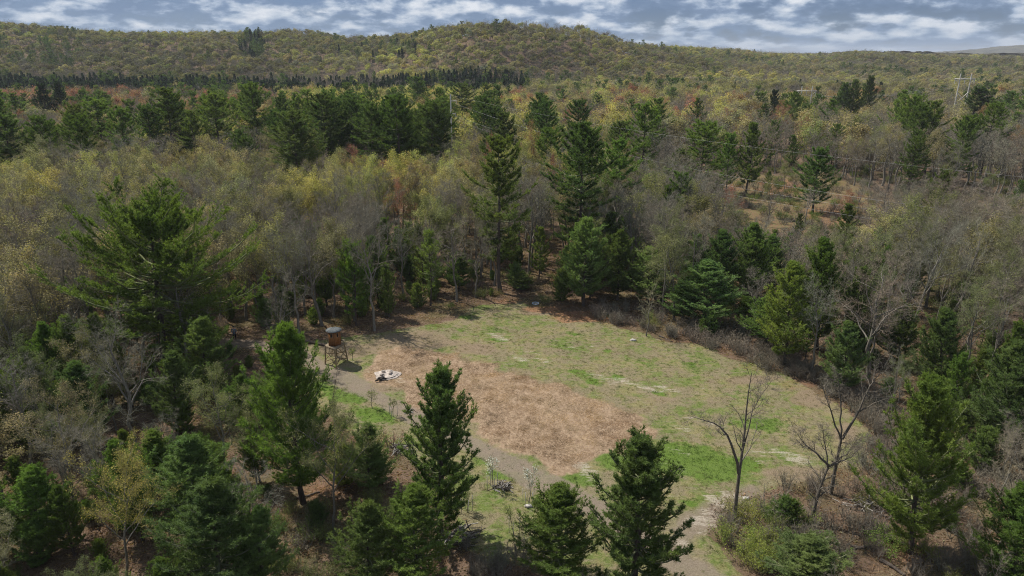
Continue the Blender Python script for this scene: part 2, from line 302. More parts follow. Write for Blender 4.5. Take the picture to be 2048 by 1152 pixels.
def mat_leaf(name, transl=0.35, use_attr=True, col=(0.1, 0.1, 0.05), lo=0.6, hi=1.4):
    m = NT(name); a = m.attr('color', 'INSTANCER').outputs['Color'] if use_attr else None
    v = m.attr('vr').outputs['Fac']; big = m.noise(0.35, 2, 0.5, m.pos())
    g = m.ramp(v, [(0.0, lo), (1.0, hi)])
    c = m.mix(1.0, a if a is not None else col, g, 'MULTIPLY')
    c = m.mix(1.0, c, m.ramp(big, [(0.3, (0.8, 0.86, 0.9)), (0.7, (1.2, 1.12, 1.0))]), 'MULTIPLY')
    m.set(m.b.inputs['Base Color'], c); m.b.inputs['Roughness'].default_value = 0.7
    tr = m.N.new('ShaderNodeBsdfTranslucent'); m.L.new(m.mix(1.0, c, (1.25, 1.35, 0.7), 'MULTIPLY'), tr.inputs[0])
    ms = m.N.new('ShaderNodeMixShader'); ms.inputs[0].default_value = transl; m.L.new(m.b.outputs[0], ms.inputs[1]); m.L.new(tr.outputs[0], ms.inputs[2]); m.L.new(ms.outputs[0], m.out.inputs[0])
    return m.m
def mat_plain(name, c, rough=0.85, var=0.25, scale=8, stretch=(1, 1, 1), metal=0.0):
    m = NT(name); tcn = m.N.new('ShaderNodeTexCoord'); mp = m.N.new('ShaderNodeMapping'); mp.inputs['Scale'].default_value = stretch; m.L.new(tcn.outputs['Object'], mp.inputs[0])
    n = m.noise(scale, 5, 0.6, mp.outputs[0])
    m.set(m.b.inputs['Base Color'], m.mix(m.ramp(n, [(0.3, 0.0), (0.7, 1.0)]), tuple(x * (1 - var) for x in c), tuple(min(1, x * (1 + var)) for x in c)))
    m.b.inputs['Roughness'].default_value = rough; m.b.inputs['Metallic'].default_value = metal; m.bump(n, 0.25, 0.01); return m.m
MG = mat_ground()
BARK_PINE = mat_bark('pine_bark', (0.045, 0.036, 0.03), (0.13, 0.10, 0.085)); BARK_GREY = mat_bark('grey_bark', (0.11, 0.10, 0.082), (0.30, 0.275, 0.23)); BARK_DARK = mat_bark('brown_bark', (0.06, 0.05, 0.04), (0.19, 0.165, 0.13)); BARK_PALE = mat_bark('pale_bark', (0.28, 0.25, 0.22), (0.5, 0.47, 0.42))
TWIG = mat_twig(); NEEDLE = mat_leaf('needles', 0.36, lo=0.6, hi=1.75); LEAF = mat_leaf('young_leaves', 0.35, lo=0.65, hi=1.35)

# ------------------------------------------------------------------ ground objects: one continuous sheet cut into its kinds
def build_ground():
    ny, nx = GX.shape
    idx = np.arange(nx * ny).reshape(ny, nx)
    Q = np.stack([idx[:-1, :-1], idx[:-1, 1:], idx[1:, 1:], idx[1:, :-1]], -1).reshape(-1, 4)
    def fc(A): return 0.25 * (A[:-1, :-1] + A[:-1, 1:] + A[1:, 1:] + A[1:, :-1]).ravel()
    cls = np.zeros(len(Q), int)
    cls[fc(M_clear) > 0.5] = 1; cls[(fc(M_straw) > 0.5)] = 2
    cls[(fc(M_track) > 0.5) & (fc(S_clear) > -14)] = 3
    V = np.stack([GX, GY, GZ], -1).reshape(-1, 3)
    at = dict(clear=M_clear, track=M_track * (S_clear > -16), straw=M_straw, vivid=M_vivid, pale=M_pale, redl=M_red, corr=M_corr, dry=M_dry)
    for k, nm in enumerate(('ground', 'clearing_field', 'mulched_plot', 'dirt_track')):
        q = Q[cls == k]; used = np.unique(q); remap = np.zeros(nx * ny, np.int64); remap[used] = np.arange(len(used))
        me = mesh_np(nm, V[used], remap[q], (MG,), attrs={n: a.ravel()[used] for n, a in at.items()}, smooth=True)
        obj(nm, me, kind='structure')
build_ground()

# ------------------------------------------------------------------ plant generators (numpy)
def unit(v): return v / np.maximum(np.linalg.norm(v, axis=-1, keepdims=True), 1e-9)
class Parts:
    def __init__(s): s.V = []; s.F = []; s.A = []; s.n = 0
    def add(s, V, F, A): s.V.append(V); s.F.append(F + s.n); s.A.append(A); s.n += len(V)
    def arrays(s):
        return np.concatenate(s.V), np.concatenate(s.F), np.concatenate(s.A)
    def ntri(s): return sum(len(f) for f in s.F)
def tubes(P, RR, sides, parts, rng, vr=None):
    """P (B,N,3), RR (B,N): triangulated tubes"""
    B, N, _ = P.shape
    T = np.empty_like(P); T[:, 1:-1] = P[:, 2:] - P[:, :-2]; T[:, 0] = P[:, 1] - P[:, 0]; T[:, -1] = P[:, -1] - P[:, -2]; T = unit(T)
    ref = np.where(np.abs(T[..., 2:3]) > 0.9, np.array([1.0, 0, 0]), np.array([0, 0, 1.0]))
    U = unit(np.cross(T, ref)); W = np.cross(T, U)
    a = np.arange(sides) / sides * 2 * np.pi
    ring = P[:, :, None] + RR[:, :, None, None] * (np.cos(a)[None, None, :, None] * U[:, :, None] + np.sin(a)[None, None, :, None] * W[:, :, None])
    V = ring.reshape(-1, 3)
    b = (np.arange(B) * N * sides)[:, None, None]; i = (np.arange(N - 1) * sides)[None, :, None]; k = np.arange(sides)[None, None, :]; k2 = (k + 1) % sides
    q0 = b + i + k; q1 = b + i + k2; q2 = q1 + sides; q3 = q0 + sides
    F = np.concatenate([np.stack([q0, q1, q2], -1).reshape(-1, 3), np.stack([q0, q2, q3], -1).reshape(-1, 3)])
    A = np.repeat(rng.random(B) if vr is None else vr, N * sides)
    parts.add(V, F, A)
def spikes(p, d, L, w, parts, rng, vr=None, nd=None):
    """one thin triangle per twig tip or needle"""
    n = len(p); s = unit(np.cross(d, rng.normal(size=(n, 3)) if nd is None else nd))
    w = np.broadcast_to(np.asarray(w, float), (n,))[:, None]; L = np.broadcast_to(np.asarray(L, float), (n,))[:, None]
    V = np.stack([p - s * w * 0.5, p + s * w * 0.5, p + d * L], 1).reshape(-1, 3)
    parts.add(V, np.arange(n * 3).reshape(-1, 3), np.repeat(rng.random(n) if vr is None else vr, 3))
def flakes(p, size, parts, rng, vr=None, upb=0.3, cen=None):
    n = len(p); nrm = unit(rng.normal(size=(n, 3)) * (1.0 if cen is None else 0.55) + np.array([0, 0, upb]) + (0 if cen is None else unit(p - cen) * 1.0)); a = unit(np.cross(nrm, rng.normal(size=(n, 3)))); b = np.cross(nrm, a)
    s = (np.broadcast_to(np.asarray(size, float), (n,)) * rng.uniform(0.6, 1.3, n))[:, None]
    V = np.stack([p - a * s * 0.5, p + b * s * 0.45, p + a * s * 0.5, p - b * s * 0.4], 1).reshape(-1, 3)
    q = (np.arange(n) * 4)[:, None]
    F = np.concatenate([q + np.array([[0, 2, 1]]), q + np.array([[0, 3, 2]])])
    parts.add(V, F, np.repeat(rng.random(n) if vr is None else vr, 4))
def path_pts(P, t):
    """P (B,N,3), t (B,C) 0..1 -> points (B,C,3), tangents"""
    B, N, _ = P.shape; x = t * (N - 1); i = np.clip(x.astype(int), 0, N - 2); f = (x - i)[..., None]; bi = np.arange(B)[:, None]
    a = P[bi, i]; b = P[bi, i + 1]; return a * (1 - f) + b * f, unit(b - a)
def grow(P, RR, nc, t0, t1, ang, lf, N, wob, up, rng, rf=0.6, tip=0.25, lshape=0.5, rmin=0.006):
    B = len(P); t = t0 + (t1 - t0) * (np.arange(nc)[None] + rng.random((B, nc))) / nc
    pos, tan = path_pts(P, t); x = t * (P.shape[1] - 1); i = np.clip(x.astype(int), 0, P.shape[1] - 2); f = x - i; bi = np.arange(B)[:, None]
    rad = RR[bi, i] * (1 - f) + RR[bi, i + 1] * f
    plen = np.linalg.norm(np.diff(P, axis=1), axis=-1).sum(1)[:, None]
    L = plen * lf * (1 - lshape * (t - t0) / max(t1 - t0, 1e-6)) * rng.uniform(0.65, 1.2, (B, nc))
    az = (np.arange(nc)[None] * 2.4 + rng.random((B, 1)) * 6.28 + rng.normal(size=(B, nc)) * 0.4)
    ref = np.where(np.abs(tan[..., 2:3]) > 0.9, np.array([1.0, 0, 0]), np.array([0, 0, 1.0])); U = unit(np.cross(tan, ref)); W = np.cross(tan, U)
    perp = np.cos(az)[..., None] * U + np.sin(az)[..., None] * W
    a = R(ang) * rng.uniform(0.7, 1.25, (B, nc))[..., None]
    d = (np.cos(a) * tan + np.sin(a) * perp).reshape(-1, 3); p = pos.reshape(-1, 3); L = L.reshape(-1); r = np.minimum(rad.reshape(-1) * rf, 10)
    out = np.empty((len(p), N, 3)); out[:, 0] = p
    for k in range(1, N):
        d = unit(d + rng.normal(size=d.shape) * wob + np.array([0, 0, up])); p = p + d * (L / (N - 1))[:, None]; out[:, k] = p
    rr = np.maximum(r[:, None] * np.linspace(1, tip, N)[None], rmin)
    return out, rr
def trunk_path(H, r, N, lean, rng, wob=0.015, tip=0.12, power=0.8):
    z = np.linspace(0, H, N); x = np.cumsum(rng.normal(size=N)) * H * wob; y = np.cumsum(rng.normal(size=N)) * H * wob; x -= x[0]; y -= y[0]
    la = rng.random() * 6.28; P = np.stack([x + lean * z * math.cos(la), y + lean * z * math.sin(la), z], -1)[None]
    u = np.linspace(0, 1, N); RR = (r * ((1 - u) ** power * (1 - tip) + tip))[None]; RR[0, 0] *= 1.35
    P[0, 0, 2] -= 0.35
    return P, RR
def finish(name, parts, mats):
    V, F, A = parts; return mesh_np(name, V, F, mats, attrs={'vr': A})

def deciduous(seed, H=13, r=0.17, limbs=9, base=0.38, ang=42, lf=0.5, sub=(6, 6, 5, 4), wob=0.16, up=0.07, leaf=0, leaf_n=0, twig_w=0.018, twig_L=0.5, leaf_spread=0.25, trunkP=None, top=0.9, crown_up=0.05, fork=1.0):
    rng = np.random.default_rng(seed); W = Parts(); C = Parts(); Lf = Parts()
    if trunkP is None: P, RR = trunk_path(H * top, r, 10, rng.uniform(0, 0.06), rng)
    else: P, RR = trunkP
    tubes(P, RR, 7, W, rng)
    lv = grow(P, RR, limbs, base, 0.98, ang, lf, 7, wob, up, rng, rf=0.62, lshape=0.45)
    tubes(*lv, 5, W, rng)
    l2 = grow(*lv, sub[0], 0.2, 0.98, 38, 0.48, 5, wob * 1.2, crown_up, rng, rf=0.6)
    tubes(*l2, 4, C, rng)
    both = [(l2, sub[1])]
    l3 = grow(*l2, sub[1], 0.15, 1.0, 38, 0.55, 4, wob * 1.3, crown_up, rng, rf=0.6, rmin=twig_w * 0.45)
    tubes(*l3, 3, C, rng)
    cur = l3
    if sub[2]:
        l4 = grow(*l3, sub[2], 0.1, 1.0, 40, 0.6, 3, wob * 1.5, crown_up, rng, rf=0.6, rmin=twig_w * 0.35)
        p0 = l4[0][:, 0]; mid = l4[0][:, 1]
        spikes(p0, unit(l4[0][:, 2] - p0), np.linalg.norm(l4[0][:, 2] - p0, axis=1), twig_w, C, rng); cur = l4
    if sub[3]:
        t = rng.uniform(0.25, 1, (len(cur[0]), sub[3])); pp, tt = path_pts(cur[0], t); pp = pp.reshape(-1, 3); dd = unit(tt.reshape(-1, 3) + rng.normal(size=pp.shape) * 0.55 + np.array([0, 0, 0.15]))
        spikes(pp, dd, rng.uniform(0.5, 1.2, len(pp)) * twig_L, twig_w * 0.75, C, rng)
    if leaf_n:
        ends = cur[0][:, -1]; m = rng.random(len(ends)) < fork
        e = ends[m]; cl = rng.random(len(e)); q = np.repeat(e, leaf_n, 0) + rng.normal(size=(len(e) * leaf_n, 3)) * leaf_spread
        flakes(q, leaf, Lf, rng, vr=np.clip(np.repeat(cl, leaf_n) * 0.6 + rng.random(len(q)) * 0.4, 0, 1), cen=np.array([0, 0, H * 0.55]))
    return W, C, Lf

def tree_meshes(tag_, W, C, Lf, bark, leafmat=None, one=False):
    if one:
        vs, fs, as_, mi = [], [], [], []; n = 0
        for prt, k in ((W, 0), (C, 1), (Lf, 2)):
            if not prt.n: continue
            V, F, A = prt.arrays(); vs.append(V); fs.append(F + n); as_.append(A); mi.append(np.full(len(F), k)); n += len(V)
        return mesh_np(tag_, np.concatenate(vs), np.concatenate(fs), (bark, TWIG, leafmat or LEAF), np.concatenate(mi), {'vr': np.concatenate(as_)})
    t = finish(tag_ + '_trunk', W.arrays(), (bark,))
    vs, fs, as_, mi = [], [], [], []; n = 0
    for prt, k in ((C, 0), (Lf, 1)):
        if not prt.n: continue
        V, F, A = prt.arrays(); vs.append(V); fs.append(F + n); as_.append(A); mi.append(np.full(len(F), k)); n += len(V)
    c = mesh_np(tag_ + '_crown', np.concatenate(vs), np.concatenate(fs), (TWIG, leafmat or LEAF), np.concatenate(mi), {'vr': np.concatenate(as_)})
    return t, c

def pine(seed, H=12, r=0.2, Rm=2.6, base=0.12, form='cone', gap=0.45, per=5, nsec=12, ntuft=4, nblade=6, bl=0.17, bw=0.03, e0=5, e1=50, curve=0.28, irr=0.3, sec_l=0.3, plume=0.5, spread=0.08, tipv=0.3):
    rng = np.random.default_rng(seed); W = Parts(); C = Parts(); Lf = Parts()
    P, RR = trunk_path(H, r, 12, 0.01, rng, 0.004, 0.05); tubes(P, RR, 7, W, rng)
    zs = []; z = base * H
    while z < H * 0.975:
        zs.append(z); z += gap * rng.uniform(0.7, 1.3) * (1 - 0.45 * (z / H) ** 2)
    zz, az, ll, ee = [], [], [], []
    sect = rng.uniform(0.65, 1.2, 8)
    for k, z in enumerate(zs):
        u = (z - base * H) / (H - base * H); w = 1 + irr * rng.normal() * 0.7
        pf = {'cone': (1 - u) ** 0.85 * min(1, 0.55 + 2.2 * u), 'full': (1 - u ** 1.9) * min(1, 0.5 + 2.5 * u), 'mature': (1 - u ** 1.7) ** 0.8 * min(1, 0.45 + 1.6 * u) , 'wide': math.sqrt(max(0, 1 - (abs(u - 0.3) / 0.72) ** 2.4)), 'column': (1 - u ** 2.6) * min(1, 0.7 + u), 'spire': (1 - u) ** 0.62 * min(1, 0.62 + 1.4 * u)}[form]
        nb = max(3, int(per + rng.integers(-1, 2))); a0 = rng.random() * 6.28
        for j in range(nb):
            a = a0 + j * 6.283 / nb + rng.normal() * 0.3
            s = sect[int((a % 6.283) / 6.284 * 8)]
            L = max(0.12 * Rm, Rm * pf * max(0.3, w) * (1 + irr * rng.normal()) * (0.75 + 0.25 * s)); L = min(L, Rm * 1.25 * (pf + 0.12))
            zz.append(z + rng.normal() * 0.06); az.append(a); ll.append(L); ee.append(R(e0 + (e1 - e0) * u ** 1.3 + rng.normal() * 6))
    zz, az, ll, ee = map(np.array, (zz, az, ll, ee)); B = len(zz)
    s = np.linspace(0, 1, 6)[None]; h = ll[:, None] * s * np.cos(ee)[:, None]; dz = ll[:, None] * (s * np.sin(ee)[:, None] - 0.08 * np.sin(s * 3.14) + curve * s ** 2.2)
    aw = az[:, None] + np.cumsum(rng.normal(size=(B, 6)) * 0.05, 1)
    tx, ty = np.interp(zz, P[0, :, 2], P[0, :, 0])[:, None], np.interp(zz, P[0, :, 2], P[0, :, 1])[:, None]
    BP = np.stack([tx + np.cos(aw) * h, ty + np.sin(aw) * h, zz[:, None] + dz], -1)
    br = np.maximum(0.018 + 0.014 * ll[:, None] * (1 - s * 0.85), 0.008)
    tubes(BP, br, 4, C, rng)
    # branchlets in the branch's own plane
    ns = nsec; t = rng.uniform(0.18, 1.0, (B, ns)) ** 0.8; keep = rng.random((B, ns)) < np.clip(ll / Rm * 1.5 + 0.25, 0, 1)[:, None]
    pp, tt = path_pts(BP, t); side = np.where(np.arange(ns) % 2, 1.0, -1.0)[None, :, None]
    lat = unit(np.cross(tt, np.array([0, 0, 1.0])))
    d = unit(tt * rng.uniform(0.5, 1.0, t.shape)[..., None] + lat * side * rng.uniform(0.5, 1.0, t.shape)[..., None] + np.array([0, 0, 1.0]) * rng.uniform(-0.05, plume, t.shape)[..., None])
    L2 = (sec_l * ll[:, None] * (1.15 - t) + 0.28 * (Rm / 2.6)) * rng.uniform(0.6, 1.25, t.shape)
    pp, d, L2 = pp[keep], d[keep], L2[keep]
    # leader tips of each branch too
    tips, td = path_pts(BP, np.full((B, 1), 0.86)); pp = np.concatenate([pp, tips[:, 0]]); d = np.concatenate([d, unit(td[:, 0] + np.array([0, 0, tipv]))]); L2 = np.concatenate([L2, 0.22 * ll + 0.25])
    tp = np.array([[P[0, -1, 0], P[0, -1, 1], H - 0.5]]); pp = np.concatenate([pp, tp, tp]); d = np.concatenate([d, [[0, 0, 1.0]], [[0.1, 0.1, 1.0]]]); L2 = np.concatenate([L2, [0.6, 0.5]])
    spikes(pp, d, L2 * 0.95, 0.02 + bw * 0.3, C, rng)
    n = len(pp); tq = np.linspace(0.25, 1.0, ntuft)[None] + rng.normal(size=(n, ntuft)) * 0.06
    q = (pp[:, None] + d[:, None] * (L2[:, None] * tq)[..., None]).reshape(-1, 3) + rng.normal(size=(n * ntuft, 3)) * spread * 0.5
    dq = np.repeat(d, ntuft, 0); br_ = rng.random(n); vr = np.repeat(br_, ntuft)
    tipb = np.tile(np.linspace(0, 1, ntuft), n)
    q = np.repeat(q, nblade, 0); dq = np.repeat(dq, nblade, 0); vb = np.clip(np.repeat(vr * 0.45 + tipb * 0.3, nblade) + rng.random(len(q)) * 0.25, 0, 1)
    dd = unit(dq * 0.7 + rng.normal(size=q.shape) * 0.55 + np.array([0, 0, 0.40]))
    radial = q * np.array([1, 1, 0]); radial = unit(radial); nd = radial * 0.55 + rng.normal(size=q.shape) * 0.5 + np.array([0, 0, 0.85])
    spikes(q, dd, bl * rng.uniform(0.7, 1.25, len(q)), bw, Lf, rng, vr=vb, nd=nd)
    return W, C, Lf

def shrub(seed, H=1.8, n=26, sub=7, leaf=0, leaf_n=0, tw=0.012, spread=0.55, sp=4):
    rng = np.random.default_rng(seed); W = Parts(); C = Parts(); Lf = Parts()
    a = rng.random(n) * 6.283; b0 = rng.random(n) * 0.35 * H; L = H * rng.uniform(0.55, 1.1, n); d = unit(np.stack([np.cos(a) * spread, np.sin(a) * spread, np.ones(n)], -1) * np.stack([rng.random(n), rng.random(n), np.ones(n)], -1))
    p = np.stack([np.cos(a) * b0, np.sin(a) * b0, -0.1 * np.ones(n)], -1); P = np.empty((n, 5, 3)); P[:, 0] = p
    for k in range(1, 5): d = unit(d + rng.normal(size=d.shape) * 0.13 + np.array([0, 0, 0.05])); p = p + d * (L / 4)[:, None]; P[:, k] = p
    RR = (0.016 + 0.006 * H) * np.linspace(1, 0.3, 5)[None] * np.ones((n, 1)); tubes(P, RR, 3, W, rng)
    l2 = grow(P, RR, sub, 0.2, 1.0, 36, 0.42, 4, 0.2, 0.06, rng, rmin=tw * 0.5); tubes(*l2, 3, C, rng)
    t = rng.uniform(0.2, 1, (len(l2[0]), sp)); pp, tt = path_pts(l2[0], t); pp = pp.reshape(-1, 3)
    spikes(pp, unit(tt.reshape(-1, 3) + rng.normal(size=pp.shape) * 0.5), rng.uniform(0.12, 0.3, len(pp)) * H / 2 * 1.2, tw, C, rng)
    if leaf_n:
        e = np.repeat(pp, leaf_n, 0) + rng.normal(size=(len(pp) * leaf_n, 3)) * 0.12 * H / 2; flakes(e, leaf, Lf, rng)
    return W, C, Lf

def lobed(seed, H, r, nl, lobe, n, leaf, spread, cover=0.75):
    rng = np.random.default_rng(seed); W, C, Lf = deciduous(seed, H, r, 8, 0.35, 48, 0.5, (4, 3, 0, 0), twig_w=0.09, wob=0.2)
    a = rng.random(nl) * 6.28; rr = np.sqrt(rng.random(nl)) * spread; cz = H * rng.uniform(0.62, 0.88, nl) - rr * 0.25; cs = np.stack([np.cos(a) * rr, np.sin(a) * rr, cz], -1)
    for c in cs:
        lr = lobe * rng.uniform(0.7, 1.2); d = unit(rng.normal(size=(n, 3)) + np.array([0, 0, 0.25])); sh = rng.uniform(0.72, 1.05, n)[:, None]
        p = c + d * np.array([lr, lr, lr * 0.72]) * sh; p = p[p[:, 2] > H * 0.36]; flakes(p, leaf, Lf, rng, vr=np.clip(rng.uniform(.3, .7) + rng.normal(size=len(p)) * 0.14, 0, 1), cen=c)
    return W, C, Lf
# ------------------------------------------------------------------ variants
VAR = {}   # kind -> list of dict(trunk, crown, H, R)
def reg(kind, W, C, Lf, bark, H, Rr, leafmat=None, one=False):
    k = len(VAR.setdefault(kind, []))
    mm = tree_meshes('%s_%d' % (kind, k), W, C, Lf, bark, leafmat, one)
    VAR[kind].append(dict(m=mm, H=H, R=Rr))
def meas(W, C, Lf):
    V = np.concatenate([C.arrays()[0]] + ([Lf.arrays()[0]] if Lf.n else [])); r = np.hypot(V[:, 0], V[:, 1]); return float(V[:, 2].max()), float(np.percentile(r, 96))
def regp(kind, parts, bark, leafmat=None, one=False):
    H, Rr = meas(*parts); reg(kind, *parts, bark, H, Rr, leafmat, one)
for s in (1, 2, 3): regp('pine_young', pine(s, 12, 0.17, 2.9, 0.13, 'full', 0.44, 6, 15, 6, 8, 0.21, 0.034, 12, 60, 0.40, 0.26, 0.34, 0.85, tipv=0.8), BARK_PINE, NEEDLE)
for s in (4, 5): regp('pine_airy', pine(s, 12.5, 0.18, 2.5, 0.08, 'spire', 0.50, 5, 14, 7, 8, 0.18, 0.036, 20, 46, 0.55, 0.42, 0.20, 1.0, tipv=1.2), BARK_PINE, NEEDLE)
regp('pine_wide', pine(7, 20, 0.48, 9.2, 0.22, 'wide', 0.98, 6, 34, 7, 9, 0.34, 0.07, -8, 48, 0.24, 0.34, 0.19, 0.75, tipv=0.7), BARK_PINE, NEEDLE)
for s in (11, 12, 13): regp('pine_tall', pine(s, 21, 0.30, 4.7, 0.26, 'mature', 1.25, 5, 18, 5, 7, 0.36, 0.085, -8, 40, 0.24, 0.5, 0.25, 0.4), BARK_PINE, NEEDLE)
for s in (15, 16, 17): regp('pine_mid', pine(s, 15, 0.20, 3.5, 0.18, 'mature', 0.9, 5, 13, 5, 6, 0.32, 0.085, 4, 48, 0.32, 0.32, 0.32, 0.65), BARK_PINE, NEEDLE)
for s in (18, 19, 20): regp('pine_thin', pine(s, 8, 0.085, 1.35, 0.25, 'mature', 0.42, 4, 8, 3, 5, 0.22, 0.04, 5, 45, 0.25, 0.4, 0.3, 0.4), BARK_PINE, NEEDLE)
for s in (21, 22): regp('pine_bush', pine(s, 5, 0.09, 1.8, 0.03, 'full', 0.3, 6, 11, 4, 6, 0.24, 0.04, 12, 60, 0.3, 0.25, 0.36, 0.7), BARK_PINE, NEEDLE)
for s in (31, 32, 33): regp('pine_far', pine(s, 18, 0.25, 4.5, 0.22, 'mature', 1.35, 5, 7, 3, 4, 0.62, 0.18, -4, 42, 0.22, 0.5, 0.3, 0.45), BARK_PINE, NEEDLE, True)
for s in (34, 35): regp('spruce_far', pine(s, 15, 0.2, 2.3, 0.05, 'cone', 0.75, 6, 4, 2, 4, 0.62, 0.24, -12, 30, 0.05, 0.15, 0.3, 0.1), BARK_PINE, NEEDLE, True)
for s in (41, 42, 43): regp('bare_near', deciduous(s, 14, 0.20, 11, 0.34, 40, 0.46, (6, 6, 4, 3), twig_w=0.017, wob=0.17), BARK_GREY)
for s in (44, 45): regp('sparse_near', deciduous(s, 13, 0.15, 10, 0.35, 40, 0.5, (6, 6, 5, 3), leaf=0.085, leaf_n=3, twig_w=0.018, leaf_spread=0.22), BARK_GREY)
for s in (51, 52, 53, 54): regp('bare_mid', deciduous(s, 15, 0.23, 11, 0.42 if s % 2 else 0.3, 34 if s % 2 else 48, 0.42 if s % 2 else 0.5, (6, 5, 3, 2), twig_w=0.027, wob=0.2, twig_L=0.6), BARK_GREY)
for s in (55, 56, 57, 58): regp('leafy_mid', deciduous(s, 15, 0.21, 11, 0.4, 40, 0.46, (6, 5, 4, 2), leaf=0.16, leaf_n=5, twig_w=0.026, leaf_spread=0.32, fork=0.85), BARK_GREY)
for s in (61, 62, 63): regp('bare_far', deciduous(s, 15, 0.16, 11, 0.38, 42, 0.5, (6, 5, 3, 0), twig_w=0.05, wob=0.2), BARK_GREY, None, True)
for s in (64, 65, 66): regp('leafy_far', deciduous(s, 14, 0.16, 10, 0.35, 45, 0.52, (6, 5, 0, 0), leaf=0.42, leaf_n=6, twig_w=0.05, leaf_spread=0.62), BARK_GREY, None, True)
for s in (67, 68, 69): regp('hill_far', lobed(s, 13.5, 0.18, 8, 1.9, 95, 0.62, 3.3), BARK_GREY, None, True)
for s in (71, 72, 73): regp('brush', shrub(s, 1.9, 24, 7), BARK_GREY)
for s in (74, 75): regp('leafy_brush', shrub(s, 2.2, 22, 6, 0.075, 3), BARK_GREY)
for s in (76, 77): regp('sapling_bare', deciduous(s, 5.5, 0.05, 8, 0.25, 30, 0.4, (5, 4, 0, 3), twig_w=0.014, twig_L=0.35), BARK_GREY)
print('TRIS', {k: [sum(len(m.polygons) for m in (v['m'] if isinstance(v['m'], tuple) else (v['m'],))) for v in vs] for k, vs in VAR.items()})

TINT = dict(pine=(0.116, 0.165, 0.040), pine_d=(0.084, 0.124, 0.036), pine_l=(0.130, 0.185, 0.042), pine_b=(0.122, 0.180, 0.056), spruce=(0.026, 0.044, 0.022),
            yellow=(0.40, 0.375, 0.115), tan=(0.31, 0.275, 0.135), olive=(0.20, 0.215, 0.075), hill=(0.255, 0.245, 0.092), red=(0.33, 0.14, 0.095), orange=(0.32, 0.20, 0.10), pink=(0.27, 0.165, 0.115), bare=(0.25, 0.228, 0.168), bare_b=(0.255, 0.205, 0.150), lime=(0.27, 0.33, 0.05))
rng0 = np.random.default_rng(2024); random.seed(7)
def jit(c, a=0.22):
    b = 1 + random.uniform(-a, a); return tuple(max(0.0, x * b * (1 + random.uniform(-a * 0.4, a * 0.4))) for x in c) + (1.0,)
used_var = {}
def plant(name, kind, x, y, h, tint, label, cat, group, width=None, rz=None, lean=(0, 0), vi=None):
    vs = VAR[kind]; v = vs[vi if vi is not None else random.randrange(len(vs))]
    t = thing(name, label, cat, (x, y, float(ground_z(x, y)) - 0.05), random.uniform(0, 6.28) if rz is None else rz, group)
    sz = h / v['H']; sx = sz if width is None else (width / 2) / v['R']
    t.scale = (sx, sx, sz); t.rotation_euler[0] = lean[0]; t.rotation_euler[1] = lean[1]
    c = jit(TINT[tint] if isinstance(tint, str) else tint)
    if isinstance(v['m'], tuple): a = obj('trunk', v['m'][0], t); b = obj('crown', v['m'][1], t); a.color = c; b.color = c
    else: b = obj('crown', v['m'], t); b.color = c
    return t

